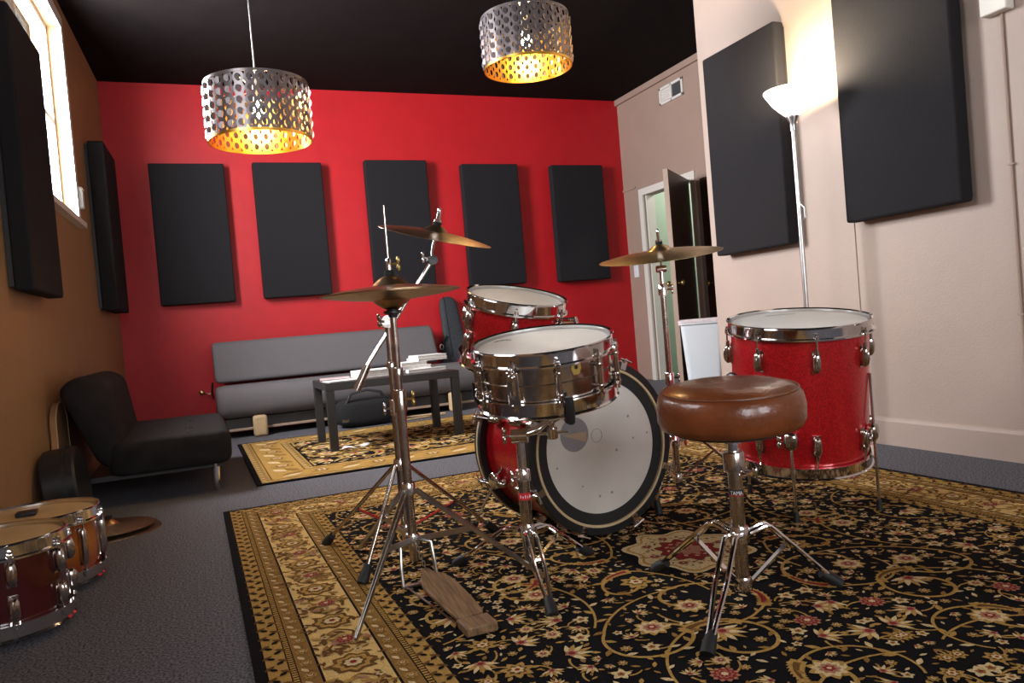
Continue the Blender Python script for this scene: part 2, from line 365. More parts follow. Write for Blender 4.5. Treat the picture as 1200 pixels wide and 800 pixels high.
# acoustic panels ---------------------------------------------------------------
def panel(label, M, W, H, T, group):
    # local: x across, y out of the wall, z up; origin at the lower left corner on the wall
    t = thing('acoustic_panel', label, 'acoustic panel', M=M, group=group)
    part('cloth_front', MB().box(0, W, .022, T, 0, H), 'panel_cloth', t, bevel=.012, seg=3)
    part('back_frame', MB().box(.02, W-.02, .001, .022, .02, H-.02), 'black_wood', t)
    return t
ords = ('first', 'second', 'third', 'fourth', 'fifth')
for i, (x, zt) in enumerate(((-.21, 2.351), (.64, 2.362), (1.653, 2.388), (2.621, 2.352), (3.613, 2.342))):
    M = Matrix(((-1, 0, 0, x+.61), (0, -1, 0, Y_RED), (0, 0, 1, zt-1.22), (0, 0, 0, 1)))
    panel('charcoal cloth acoustic panel on red wall, %s from the window wall' % ords[i], M, .61, 1.22, .11, 'acoustic panels on the red wall')
LP = 'acoustic panels on the window wall'
panel('black acoustic panel on tan wall beside the window, over the floor drums', LEFT_M @ Matrix.Translation((2.93, 0, 1.05)), .61, 1.22, .10, LP)
panel('black acoustic panel on tan wall next to red wall corner', LEFT_M @ Matrix.Translation((.50, 0, 1.07)), .61, 1.22, .13, LP)
RM = lambda y, z: Matrix(((0, -1, 0, X_WHITE-(.005 if y > 2.9 else 0)), (1, 0, 0, y), (0, 0, 1, z), (0, 0, 0, 1)))
panel('dark acoustic panel on pale wall behind the glowing floor lamp', RM(3.20, 1.035), .61, 1.18, .095, 'acoustic panels on the pale wall')
panel('dark acoustic panel on pale wall beside the cable conduit', RM(2.205, 1.085), .61, 1.22, .095, 'acoustic panels on the pale wall')

# ------------------------------------------------------------------ rugs
def rug(label, x0, x1, y0, y1, seed, bands, scale=1.0, medallion=True, group=None, dens=1.0, main='c'):
    rng = random.Random(seed); T = .008
    cx, cy, W, L = (x0+x1)/2, (y0+y1)/2, x1-x0, y1-y0
    root = thing('patterned_rug', label, 'rug', (cx, cy, 0), group)
    part('pile', MB().box(x0, x1, y0, y1, .0005, T), 'rug_k', root)
    def flush(name, polys):
        mb = MB()
        for z, pts, c in polys: mb.add([(cx+p[0], cy+p[1], z) for p in pts], [tuple(range(len(pts)))], None, RUGK.index(c))
        o = part(name, mb, ['rug_'+k for k in RUGK], root, angle=None); o['kind'] = 'stuff'
    lay = lambda k: T+.0004+.0005*k+rng.random()*.00035
    # --- border bands
    B = []
    t = 0
    spans = []
    for wd, c, kind in bands:
        a, b = t, t+wd; t = b; spans.append((a, b, c, kind))
        if c == 'k': continue
        hw, hl = W/2, L/2
        for sx, sy, q in ((1, 0, 0), (-1, 0, 0), (0, 1, 0), (0, -1, 0)):
            if sx: pts = [(sx*(hw-a), -hl+a), (sx*(hw-a), hl-a), (sx*(hw-b), hl-b), (sx*(hw-b), -hl+b)]
            else: pts = [(-hw+a, sy*(hl-a)), (hw-a, sy*(hl-a)), (hw-b, sy*(hl-b)), (-hw+b, sy*(hl-b))]
            if sx > 0 or sy < 0: pts = pts if sx > 0 else pts[::-1]
            ar = sum(pts[i][0]*pts[(i+1) % 4][1]-pts[(i+1) % 4][0]*pts[i][1] for i in range(4))
            B.append((T+.0003, pts if ar > 0 else pts[::-1], c))
    flush('border_band', B)
    # --- shapes
    P = []
    def put(pts, c, k):
        ar = sum(pts[i][0]*pts[(i+1) % len(pts)][1]-pts[(i+1) % len(pts)][0]*pts[i][1] for i in range(len(pts)))
        P.append((lay(k), pts if ar > 0 else pts[::-1], c))
    def blob(c, r, n, amp, col, k, rot=0, sy=1.0, m=None):
        m = m or max(10, 4*n)
        put([(c[0]+r*(1+amp*math.cos(n*(2*PI*i/m)))*math.cos(2*PI*i/m+rot), c[1]+sy*r*(1+amp*math.cos(n*(2*PI*i/m)))*math.sin(2*PI*i/m+rot)) for i in range(m)], col, k)
    def leaf2(c, a, ln, wd, col, k=3):
        ca, sa = math.cos(a), math.sin(a)
        pts = [(0, 0), (.25, .7), (.5, 1), (.78, .6), (1, 0), (.78, -.6), (.5, -1), (.25, -.7)]
        put([(c[0]+ca*u*ln-sa*v_*wd/2, c[1]+sa*u*ln+ca*v_*wd/2) for u, v_ in pts], col, k)
    def flower(c, r, rot, kind):
        if kind == 0:      # rosette
            blob(c, r, 9, .17, 'g', 4, rot); blob(c, r*.80, 9, .17, 'c', 4.7, rot+.15); blob(c, r*.52, 9, .14, 'p', 5.4, rot); blob(c, r*.30, 6, .2, 'r', 6, rot); blob(c, r*.13, 5, 0, 'c', 7)
        elif kind == 1:
            blob(c, r, 7, .24, 'g', 4, rot); blob(c, r*.62, 7, .2, 'b', 5, rot); blob(c, r*.44, 6, .2, 'c', 5.7, rot); blob(c, r*.18, 5, .1, 'r', 6.5, rot)
        elif kind == 2:
            blob(c, r, 5, .26, 'c', 4, rot); blob(c, r*.45, 5, .2, 'o', 5, rot); blob(c, r*.2, 5, .1, 'r', 6, rot)
        elif kind == 3:    # red peony
            blob(c, r, 11, .13, 'p', 4, rot); blob(c, r*.84, 11, .13, 'r', 5, rot+.3); blob(c, r*.58, 9, .2, 'p', 5.6, rot); blob(c, r*.46, 9, .2, 'r', 6.2, rot); blob(c, r*.26, 6, .2, 'c', 7, rot)
        else:              # palmette of pointed petals
            for q in range(-3, 4): leaf2((c[0]-r*.5*math.cos(rot), c[1]-r*.5*math.sin(rot)), rot+q*.40, r*(1.75-.12*abs(q)), r*.42, 'c' if q % 2 else 'g', 4)
            blob((c[0]-r*.3*math.cos(rot), c[1]-r*.3*math.sin(rot)), r*.42, 6, .2, 'p', 5.4, rot); blob((c[0]-r*.3*math.cos(rot), c[1]-r*.3*math.sin(rot)), r*.24, 5, .15, 'r', 6, rot)
    def ribbon(path, w0, w1, col, k):
        n = len(path)
        prev = None
        for i in range(n-1):
            (xa, ya), (xb, yb) = path[i], path[i+1]; dx, dy = xb-xa, yb-ya; dl = math.hypot(dx, dy) or 1e-6
            wa = (w0+(w1-w0)*i/n)/2; wb = (w0+(w1-w0)*(i+1)/n)/2; nx, ny = -dy/dl, dx/dl
            l0, r0 = prev if prev else ((xa+nx*wa, ya+ny*wa), (xa-nx*wa, ya-ny*wa))
            l1, r1 = (xb+nx*wb, yb+ny*wb), (xb-nx*wb, yb-ny*wb)
            put([r0, r1, l1, l0], col, k); prev = (l1, r1)
    bw = t; a_, b_ = W/2-bw, L/2-bw
    occ = []
    def free(p, r): return all((p[0]-q[0])**2+(p[1]-q[1])**2 > (r+q[2])**2 for q in occ)
    inside = lambda p, m=0: abs(p[0]) < a_-m and abs(p[1]) < b_-m
    S = .88
    if medallion:
        blob((0, 0), .20*S, 8, .10, 'c', 2, .2, 1.15, 64); blob((0, 0), .185*S, 8, .10, 'g', 2.7, .2, 1.15, 64); blob((0, 0), .175*S, 8, .10, 'c', 3.4, .2, 1.15, 64)
        blob((0, 0), .098*S, 10, .12, 'b', 4.0, 0, 1.2, 60); blob((0, 0), .092*S, 10, .12, 'r', 4.6, 0, 1.2, 60); blob((0, 0), .05*S, 8, .2, 'p', 5.4, 0, 1.2, 48); flower((0, 0), .03*S, 0, 0)
        for i in range(12):
            an = 2*PI*i/12+.13; leaf2((.062*S*math.cos(an), .074*S*math.sin(an)), an+1.2, .022*S, .010*S, 'c', 6); leaf2((.11*S*math.cos(an), .13*S*math.sin(an)), an-1.2, .03*S, .010*S, 'b', 4.2)
        for i in range(70):
            an = rng.uniform(0, 2*PI); rr = rng.uniform(.112, .172)*S; leaf2((rr*math.cos(an), 1.15*rr*math.sin(an)), rng.uniform(0, 6), .016*S, .007*S, rng.choice('bogr'), 4.1)
        for i in range(16):
            an = 2*PI*i/16; flower((.135*S*math.cos(an), .155*S*math.sin(an)), .017*S, an, 2 if i % 2 else 3)
        occ.append((0, 0, .22*S))
    S = scale
    mir = [(1, 1), (-1, 1), (1, -1), (-1, -1)]
    # --- scrolling vines: drawn in one quadrant, mirrored into the others
    def both(fn):
        for mx, my in mir: fn(lambda q: (q[0]*mx, q[1]*my), lambda a: math.atan2(math.sin(a)*my, math.cos(a)*mx))
    nsp = 0
    for _ in range(900):
        if nsp >= 15: break
        R = rng.uniform(.065, .15)*S; c = (rng.uniform(.03, a_), rng.uniform(.03, b_))
        if not inside(c, R*.75) or c[0] < R*.7 or c[1] < R*.5: continue
        if any(math.hypot(c[0]-q[0], c[1]-q[1]) < (R+q[2])*.95 for q in occ if len(q) > 3 or q[2] > .1): continue
        nsp += 1; a0 = rng.uniform(0, 2*PI); dr = rng.choice((-1, 1)); kd = rng.choice((0, 3, 1, 4)); path = []; sq = rng.uniform(.62, .95); rt0 = rng.uniform(0, PI); turns = rng.uniform(.75, 1.15)
        for i in range(40):
            u = i/39; rr = R*(1.05-.72*u**1.2); an = a0+dr*u*2*PI*turns; ex, ey = rr*math.cos(an), rr*sq*math.sin(an)
            path.append((c[0]+ex*math.cos(rt0)-ey*math.sin(rt0), c[1]+ex*math.sin(rt0)+ey*math.cos(rt0)))
        tail = []; p = path[0]; an = math.atan2(path[0][1]-path[2][1], path[0][0]-path[2][0]); cv = -dr*rng.uniform(.05, .16)
        for i in range(rng.randint(10, 22)): p = (p[0]+.015*S*math.cos(an), p[1]+.015*S*math.sin(an)); an += cv; tail.append(p)
        full = [q for q in tail[::-1]+path if inside(q, .012)]
        if len(full) < 12: continue
        both(lambda m, g: (ribbon([m(q) for q in full], .005*S, .010*S, 'g', 2), flower(m(path[-1]), .034*S, g(rt0), kd)))
        for i, q in enumerate(full): occ.append((q[0], q[1], .008*S))
        for i in range(2, len(full)-6, 3):
            q, nx_ = full[i], full[i+1]; ta = math.atan2(nx_[1]-q[1], nx_[0]-q[0]); sd = 1 if (i//3) % 2 else -1
            la = ta+sd*rng.uniform(.6, 1.15); ln = rng.uniform(.018, .032)*S; cl = rng.choice('cggo')
            e = (q[0]+math.cos(la)*ln, q[1]+math.sin(la)*ln)
            if not inside(e, .004): continue
            both(lambda m, g: leaf2(m(q), g(la), ln, ln*.42, cl)); occ.append((q[0]+math.cos(la)*ln*.6, q[1]+math.sin(la)*ln*.6, .010*S))
        # feathered split leaf hugging the scroll
        k0 = len(full)//3; ft_ = full[k0:k0+11]
        if nsp % 2 and len(ft_) > 8:
            both(lambda m, g: (ribbon([m(q) for q in ft_], .030*S, .006*S, 'g', 2.5), ribbon([m(q) for q in ft_[1:8]], .014*S, .004*S, 'r' if nsp % 4 == 1 else 'b', 3.2)))
            for i in range(0, 9, 1):
                q, nx_ = ft_[i], ft_[i+1]; ta = math.atan2(nx_[1]-q[1], nx_[0]-q[0])
                for sd in (-1, 1):
                    la = ta+sd*.75; ln = (.026-.0016*i)*S; both(lambda m, g: leaf2(m(q), g(la), ln, ln*.4, 'g', 2.4))
                occ.append((q[0], q[1], .020*S))
        occ.append((path[-1][0], path[-1][1], .036*S)); occ.append((c[0], c[1], R*.25, 1))
    # --- loose flowers and leaves fill the black ground
    for r_lo, r_hi, tries, kinds in ((.028, .038, 200, (0, 1, 3, 4, 4)), (.016, .023, 1500, (0, 1, 2, 4, 1, 4)), (.010, .013, 3400, (2, 5, 5, 1, 4)), (.0065, .009, 2600, (5,))):
        for _ in range(int(tries*dens)):
            r = rng.uniform(r_lo, r_hi)*S; p = (rng.uniform(0, a_), rng.uniform(0, b_))
            if not inside(p, r) or not free(p, r*1.22): continue
            occ.append((p[0], p[1], r)); kd = rng.choice(kinds); rot = rng.uniform(0, 2*PI); stem = rng.uniform(0, 2*PI); cl = rng.choice('cgcog'); n_lf = rng.randint(2, 4)
            def draw(m, g):
                q = m(p); rt = g(rot)
                if kd == 5: leaf2((q[0]-r*math.cos(rt), q[1]-r*math.sin(rt)), rt, r*2, r*.8, cl); return
                flower(q, r*.86, rt, kd)
                if r > .014*S:
                    st = g(stem); ribbon([(q[0]+r*(.8+.28*i)*math.cos(st+.12*i), q[1]+r*(.8+.28*i)*math.sin(st+.12*i)) for i in range(6)], .005*S, .003*S, 'g', 1.6)
                    for z_ in range(n_lf):
                        b2 = g(stem+.8+z_*1.1); leaf2((q[0]+r*.8*math.cos(b2), q[1]+r*.8*math.sin(b2)), b2, r*.62, r*.30, 'g' if z_ % 2 else 'o', 3)
            both(draw)
    flush('field_motifs', P)
    # --- border motifs
    P.clear()
    hw, hl = W/2, L/2
    edges = [((-hw, hl), (0, -1), (1, 0), L), ((hw, -hl), (0, 1), (-1, 0), L), ((hw, hl), (-1, 0), (0, -1), W), ((-hw, -hl), (1, 0), (0, 1), W)]
    for o, es, et, ln in edges:
        f = lambda s, q: (o[0]+es[0]*s+et[0]*q, o[1]+es[1]*s+et[1]*q); ea = math.atan2(es[1], es[0])
        for a, b, c, kind in spans:
            wd = b-a; m = (a+b)/2; s = a+wd*.6
            if kind == 'ladder':
                s = a+.006
                while s < ln-a-.012: put([f(s, a+wd*.15), f(s+.0075, a+wd*.15), f(s+.0075, b-wd*.15), f(s, b-wd*.15)], 'g', 2); s += .0125
            elif kind == 'wave':
                i = 0
                while s < ln-a-wd*.6:
                    leaf2(f(s, m+(-1)**i*wd*.10), ea+(-1)**i*.8, wd*.75, wd*.34, 'b' if c != 'b' else 'g', 2)
                    leaf2(f(s, m), ea+PI+(-1)**i*.8, wd*.55, wd*.30, 'k' if c != 'b' else 'o', 2.6)
                    i += 1; s += wd*.72
            elif kind == 'buds':
                i = 0
                while s < ln-a-wd*.6:
                    if i % 2: flower(f(s, m), wd*.32, ea, 1)
                    else:
                        leaf2(f(s-wd*.3, m), ea+.5, wd*.8, wd*.3, 'o', 2); leaf2(f(s+wd*.3, m), ea+PI+.5, wd*.7, wd*.3, 'c', 2.5)
                    i += 1; s += wd*.85
            elif kind == 'main':
                s = b*.5+.02; i = 0
                s = (a+b)/2
                step = wd*1.0; n = max(2, round((ln-2*s)/step)); step = (ln-2*s)/n
                for i in range(n+1):
                    q = s+i*step; r = wd*.36
                    if i % 2 == 0:
                        p = f(q, m); blob(p, r, 8, .12, 'b', 2); blob(p, r*.80, 8, .12, 'g', 3); blob(p, r*.56, 8, .12, 'b', 4); blob(p, r*.40, 8, .1, 'c' , 5); blob(p, r*.16, 6, .1, 'r', 6)
                    else:
                        for sd in (-1, 1):
                            pa = [f(q+step*(-.55+1.1*j/16), m+sd*wd*.26*math.sin(j/16*PI*2)) for j in range(17)]
                            ribbon(pa, wd*.05, wd*.05, 'b' if sd > 0 else 'o', 2)
                            for j in range(16): leaf2(f(q+rng.uniform(-.55, .55)*step, m+rng.uniform(-.42, .42)*wd), rng.uniform(0, 2*PI), wd*.26, wd*.10, rng.choice('bobbgop'), 3)
                        flower(f(q, m+wd*.05), wd*.17, ea, 3)
                        for j in range(4): flower(f(q+rng.uniform(-.55, .55)*step, m+rng.uniform(-.38, .38)*wd), wd*.075, rng.uniform(0, 6), 1 if j % 2 else 2)
                    for j in range(14):
                        leaf2(f(q+rng.uniform(-.5, .5)*step, m+rng.choice((-1, 1))*rng.uniform(.3, .44)*wd), rng.uniform(0, 2*PI), wd*.19, wd*.07, rng.choice('bobb'), 2.2)
    flush('border_motifs', P)
    return root
rug('large black and gold floral rug under the drum kit', .065, 2.605, .25, 3.665, 7,
    [(.028, 'k', ''), (.045, 'g', 'wave'), (.018, 'k', 'ladder'), (.042, 'o', 'buds'), (.006, 'k', ''), (.140, 'm', 'main'), (.006, 'k', ''), (.042, 'o', 'buds'), (.018, 'k', 'ladder'), (.040, 'g', 'wave')], 1.15, True)
rug('smaller gold bordered black rug under the coffee table', .25, 2.95, 4.21, 6.06, 21,
    [(.03, 'k', ''), (.05, 'g', 'buds'), (.008, 'b', ''), (.19, 'g', 'buds'), (.008, 'b', ''), (.05, 'g', 'buds')], 2.1, False, dens=.8)
RZ = .0095     # walking surface of the rugs

# ------------------------------------------------------------------ pendant lamps
def pendant(label, x, y, zb, seed):
    H, R, NC, NR = .27, .232, 30, 5
    t = thing('pendant_lamp', label, 'pendant lamp', (x, y, zb), 'perforated drum pendant lamps')
    def sheet(rad, dz):
        mb = MB(); ch = (H-.024)/NR; dA = 2*PI/NC
        for i in range(NC):
            for j in range(NR):
                c0 = i*dA+(.5*dA if False else 0); z0 = zb+.012+j*ch
                K = 10; ring = []; box_ = []
                for q in range(K):
                    a = 2*PI*q/K+PI/K; ca, sa = math.cos(a), math.sin(a); m_ = max(abs(ca), abs(sa))
                    ring.append((.5+.25*ca, .5+.32*sa)); box_.append((.5+.5*ca/m_, .5+.5*sa/m_))
                pt = lambda u, w_, rr=rad: (x+rr*math.cos(c0+u*dA), y+rr*math.sin(c0+u*dA), z0+w_*ch)
                vs = [pt(*p) for p in ring]+[pt(*p) for p in box_]
                mb.add(vs, [(q, (q+1) % K, K+(q+1) % K, K+q) for q in range(K)])
                # the punched flap stands a little proud, hinged on one side
                fl = [pt(u, w_, rad+.0015+.020*max(0, .75-u)) for u, w_ in ring if u < .70]
                if len(fl) >= 3 and dz: mb.add(fl, [tuple(range(len(fl)))])
        return mb
    shade = part('shade', sheet(R, 1), 'lamp_outside', t, angle=30)
    part('lining', sheet(R-.002, 0), 'lamp_gold', shade, angle=30)
    for z in (zb+.006, zb+H-.006):
        mb = MB(); mb.lathe([(R-.003, z-.006), (R+.002, z-.006), (R+.002, z+.006), (R-.003, z+.006)], 64, Matrix.Translation((x, y, 0)), True); part('rim', mb, 'lamp_gold' if z < zb+.1 else 'lamp_outside', t)
    mb = MB()
    for k in range(3): a = 2*PI*k/3; mb.cyl((x, y, zb+H-.03), (x+R*math.cos(a), y+R*math.sin(a), zb+H-.008), .003, n=6)
    part('spider', mb, 'steel', t)
    part('socket', MB().cyl((x, y, zb+H-.075), (x, y, zb+H+.03), .018), 'white_plastic', t)
    part('cord', MB().cyl((x, y, zb+H+.03), (x, y, ROOM_H), .004, n=8), 'steel', t)
    part('ceiling_cup', MB().cyl((x, y, ROOM_H-.03), (x, y, ROOM_H), .05, .05), 'black_plastic', t)
    part('bulb', MB().ell((x, y, zb+H-.115), .030, .030, .042), 'bulb', t)
    l = bpy.data.lights.new('bulb_light', 'POINT'); l.energy = 42; l.color = (1, .56, .20); l.shadow_soft_size = .035
    o = link('bulb_light', l, t, Matrix.Translation((0, 0, H-.115)))
    for ob in t.children:
        if ob.name.startswith('bulb') and ob.type == 'MESH': ob.visible_shadow = True
    return t
pendant('perforated silver drum pendant lamp hanging low on its visible cord', .382, 3.75, 1.675, 1)
pendant('perforated drum pendant lamp hanging closer to the black ceiling', 1.77, 3.713, 2.072, 2)

# ------------------------------------------------------------------ floor lamp
lx, ly = 2.80, 2.93
t = thing('floor_lamp', 'slim silver torchiere floor lamp with glowing white glass bowl', 'floor lamp', (lx, ly, 0))
part('base', MB().lathe([(0, 0), (.135, 0), (.135, .012), (.12, .022), (.02, .035), (0, .035)], 40, Matrix.Translation((lx, ly, 0))), 'steel', t)
part('pole', MB().cyl((lx, ly, .03), (lx, ly, 1.58), .0115), 'steel', t)
part('collar', MB().lathe([(0, 1.56), (.016, 1.56), (.016, 1.60), (.030, 1.625), (.030, 1.632), (0, 1.632)], 24, Matrix.Translation((lx, ly, 0))), 'steel', t)
part('shade', MB().lathe([(.02, 1.630), (.030, 1.632), (.055, 1.655), (.090, 1.692), (.128, 1.752), (.128, 1.758), (.122, 1.758), (.085, 1.698), (.05, 1.662), (.02, 1.640)], 48, Matrix.Translation((lx, ly, 0))), 'bowl_glass', t)
part('bulb', MB().ell((lx, ly, 1.70), .025, .025, .035), 'bulb', t)
part('switch_knob', MB().tube([(lx+.0, ly-.012, 1.20), (lx+.005, ly-.03, 1.18), (lx+.005, ly-.03, 1.13), (lx, ly-.012, 1.12)], .005), 'steel', t)
l = bpy.data.lights.new('lamp_light', 'POINT'); l.energy = 42; l.color = (1, .84, .58); l.shadow_soft_size = .05
link('lamp_light', l, t, Matrix.Translation((0, 0, 1.765)))

# ------------------------------------------------------------------ sofa, futon, table and what lies about
def slab(poly, x0, x1, r=.03):
    return MB().extrude_x(poly, x0, x1)
def rounded(poly, rad, n=4):
    out = []; k = len(poly)
    for i in range(k):
        p0, p1, p2 = Vector(poly[i-1]), Vector(poly[i]), Vector(poly[(i+1) % k]); a = (p0-p1); b = (p2-p1)
        r = min(rad, a.length*.48, b.length*.48); A = p1+a.normalized()*r; Bq = p1+b.normalized()*r
        for j in range(n+1):
            u = j/n; out.append(tuple(A*(1-u)**2+p1*2*u*(1-u)+Bq*u*u))
    return out
def cushion(name, poly, x0, x1, mt, parent, rad, end, M=None, n=6):
    # rounded section in (y, z) pulled along x, with softly domed ends
    P = rounded(poly, rad, n); k = len(P); cyq = sum(p[0] for p in P)/k; czq = sum(p[1] for p in P)/k
    st = [(x0, .0), (x0, .80), (x0+end*.3, .94), (x0+end, 1), (x1-end, 1), (x1-end*.3, .94), (x1, .80), (x1, .0)]
    seg = []
    for a, b in zip(st, st[1:]):
        seg.append(a)
    seg.append(st[-1])
    mb = MB(); vs = []; fs = []
    for x, s in seg: vs += [(x, cyq+(p[0]-cyq)*s, czq+(p[1]-czq)*s) for p in P]
    for i in range(len(seg)-1):
        for j in range(k): fs.append((i*k+j, (i+1)*k+j, (i+1)*k+(j+1) % k, i*k+(j+1) % k))
    mb.add(vs, fs, M)
    return part(name, mb, mt, parent, angle=60)
so = thing('grey_sofa', 'long grey fabric sofa with bolster seat along red wall', 'sofa', (1.25, 6.85, 0))
cushion('seat_cushion', [(6.47, .16), (6.98, .14), (7.02, .41), (6.47, .425)], .15, 2.40, 'grey_fabric', so, .14, .07)
cushion('backrest', [(6.90, .43), (7.10, .43), (7.26, .77), (7.08, .785)], .16, 2.13, 'grey_fabric', so, .06, .03)
part('base_rail', MB().box(.22, 2.30, 6.52, 6.56, .055, .075), 'door_edge', so, bevel=.004)
part('base_board', MB().box(.2, 2.32, 6.57, 6.95, .06, .15), 'black_wood', so)
for x in (.40, 2.05): part('leg', MB().box(x, x+.11, 6.44, 6.515, .001, .17), 'wood_pale', so, bevel=.02)
for x in (.40, 2.05): part('leg', MB().box(x, x+.11, 7.0, 7.07, .001, .17), 'wood_pale', so, bevel=.02)
part('arm_bracket', MB().tube([(.135, 6.98, .30), (.125, 7.02, .36), (.14, 7.06, .44)], .010), 'chrome', so)

fu = thing('futon_chair', 'black velour low futon chair with chrome legs by tan wall', 'futon', (-.2, 4.8, 0))
Mf = Matrix(((0, 1, 0, 0), (1, 0, 0, 0), (0, 0, 1, 0), (0, 0, 0, 1))) @ Matrix.Scale(1, 4)
def fx(name, poly, y0, y1, rad, end, mt='black_velour'):      # section drawn in (x, z), pulled along y
    return cushion(name, poly, y0, y1, mt, fu, rad, end, Mf)
fx('seat_cushion', [(-.42, .145), (.145, .145), (.15, .315), (-.42, .32)], 4.20, 5.42, .055, .05)
fx('backrest', [(-.46, .20), (-.33, .18), (-.40, .62), (-.52, .665), (-.62, .60)], 4.22, 5.40, .06, .05)
for y in (4.30, 5.30):
    for x in (-.54, .06): part('leg', MB().cyl((x, y, .001), (x, y, .15), .017, .022), 'chrome', fu)
part('underframe', MB().box(-.52, .10, 4.28, 5.34, .125, .15), 'black_wood', fu)
for y in (4.55, 4.95): part('tuft', MB().ell((-.05, y, .318), .022, .022, .006), 'black_cloth', fu)
part('tuft_line', MB().box(-.06, -.054, 4.28, 5.34, .314, .3195), 'black_cloth', fu)

tb = thing('coffee_table', 'black square-legged coffee table on the smaller rug', 'table', (1.215, 5.28, RZ))
part('tabletop', MB().box(.765, 1.665, 4.985, 5.56, .40, .45), 'black_wood', tb, bevel=.003)
for x in (.765, 1.613):
    for y in (4.985, 5.508): part('leg', MB().box(x, x+.052, y, y+.052, RZ, .40), 'black_wood', tb, bevel=.002)
def book(name, label, x0, x1, y0, y1, z0, z1, rot, group, cov='paper'):
    M = Matrix.Translation(((x0+x1)/2, (y0+y1)/2, z0)) @ Matrix.Rotation(RAD(rot), 4, 'Z'); w_, h_, T = (x1-x0)/2, (y1-y0)/2, z1-z0
    t = thing(name, label, 'book', M=M, group=group)
    c = .0025
    mb = MB(); mb.box(-w_, w_, -h_, h_, 0, c); mb.box(-w_, w_, -h_, h_, T-c, T); mb.box(-w_, -w_+c, -h_, h_, c, T-c)
    part('cover', mb, cov, t); part('pages', MB().box(-w_+c, w_-.005, -h_+.004, h_-.004, c, T-c), 'paper_edge', t)
    return t
G = 'books on the coffee table'
book('book', 'large white book at bottom of taller stack on coffee table', 1.36, 1.64, 5.20, 5.50, .4505, .472, 3, G)
book('book', 'white paperback directly on the lowest stacked book', 1.34, 1.56, 5.24, 5.46, .4725, .496, -6, G)
book('book', 'white paperback leaning over the stack edge towards hi-hat stand', 1.33, 1.52, 5.24, 5.45, .4965, .522, 2, G)
book('book', 'white book near top of taller stack on coffee table', 1.45, 1.67, 5.25, 5.50, .5225, .541, 4, G)
book('book', 'pale grey topmost book of taller stack on coffee table', 1.46, 1.675, 5.26, 5.50, .5415, .560, 1, G, 'paper_edge')
book('book', 'thick white book lying alone at middle of coffee table', 1.02, 1.27, 5.18, 5.42, .4505, .497, 5, G)
book('magazine', 'thin pinkish magazine lying flat at the coffee table end', .79, .99, 5.22, 5.50, .4505, .460, -8, G, 'magazine')
book('magazine', 'thin glossy magazine at coffee table corner beside the futon', .785, .99, 5.02, 5.20, .4505, .456, 6, G, 'paper_edge')

bg = thing('duffel_bag', 'slumped black duffel bag on floor between sofa and table', 'bag', (1.27, 6.3, 0))
mb = MB(); mb.ell((1.27, 6.29, .115), .25, .13, .115, 28, 14, .55); part('body', mb, 'black_cloth', bg)
part('strap', MB().tube([(1.10, 6.20, .20), (1.14, 6.17, .28), (1.27, 6.17, .30), (1.38, 6.18, .27), (1.42, 6.2, .20)], .012), 'bag_nylon', bg)
part('buckle', MB().box(1.05, 1.10, 6.135, 6.15, .06, .085), 'chrome', bg, bevel=.003)
for i, (xa, ya, xb, yb, lb) in enumerate(((1.56, 6.22, 1.96, 6.30, 'pale wooden drumstick on floor in front of grey sofa'), (1.58, 6.29, 1.94, 6.24, 'second wooden drumstick crossing another in front of sofa'))):
    z = RZ+.0 if False else .0085+.016*i
    st = thing('drumstick', lb, 'drumstick', ((xa+xb)/2, (ya+yb)/2, 0), 'drumsticks before the sofa')
    d_ = Vector((xb-xa, yb-ya, 0)); p = Vector((xa, ya, z))
    part('shaft', MB().tube([p, p+d_*.7, p+d_*.95], [.0075, .0075, .004]), 'wood_pale', st); part('tip', MB().ell(tuple(p+d_*.97), .010, .006, .006), 'wood_pale', st)
t = thing('paper_sheet', 'white paper sheet lying on rug under the coffee table', 'paper', (.93, 5.12, RZ+.002))
mb = MB(); P_ = []
for i in range(9):
    for j in range(3): P_.append((.84+.18*i/8+.02*j, 5.05+.055*j, RZ+.002+.006*math.sin(i*.9+j)))
mb.add(P_, [(i*3+j, (i+1)*3+j, (i+1)*3+j+1, i*3+j+1) for i in range(8) for j in range(2)])
o_ = part('sheet', mb, 'paper', t); sm = o_.modifiers.new('thick', 'SOLIDIFY'); sm.thickness = .001

# gig bag standing at the sofa's end
gb = thing('gig_bag', 'dark grey padded guitar gig bag standing at sofa end', 'gig bag', (2.40, 7.15, 0))
mb = MB(); out = []
for z, wl, wr, th in ((.01, .16, .17, .05), (.10, .20, .21, .06), (.30, .19, .20, .06), (.46, .15, .16, .055), (.60, .105, .115, .05), (.80, .095, .10, .048), (.97, .09, .09, .045), (1.02, .07, .07, .04), (1.045, .035, .035, .025)):
    out.append((z, wl, wr, th))
K = 20; vs = []; fs = []
for z, wl, wr, th in out:
    for q in range(K):
        a = 2*PI*q/K; ca, sa = math.cos(a), math.sin(a); e = .6
        vs.append((2.41+(wr if ca > 0 else wl)*math.copysign(abs(ca)**e, ca)-.05*z, 7.14+.8*th*math.copysign(abs(sa)**e, sa)+.10*z, z))
for i in range(len(out)-1):
    for q in range(K): fs.append((i*K+q, i*K+(q+1) % K, (i+1)*K+(q+1) % K, (i+1)*K+q))
fs.append(tuple(range(K))[::-1]); fs.append(tuple((len(out)-1)*K+q for q in range(K))); mb.add(vs, fs)
part('body', mb, 'bag_nylon', gb, angle=60)
part('piping', MB().tube([(2.41-.04*z-.052, 7.14+.10*z-.8*th*.985, z) for z, wl, wr, th in out[3:]], .004, 6), 'black_cloth', gb)
part('strap', MB().tube([(2.235, 7.17, .50), (2.255, 7.15, .62), (2.30, 7.16, .66)], .010), 'black_cloth', gb)
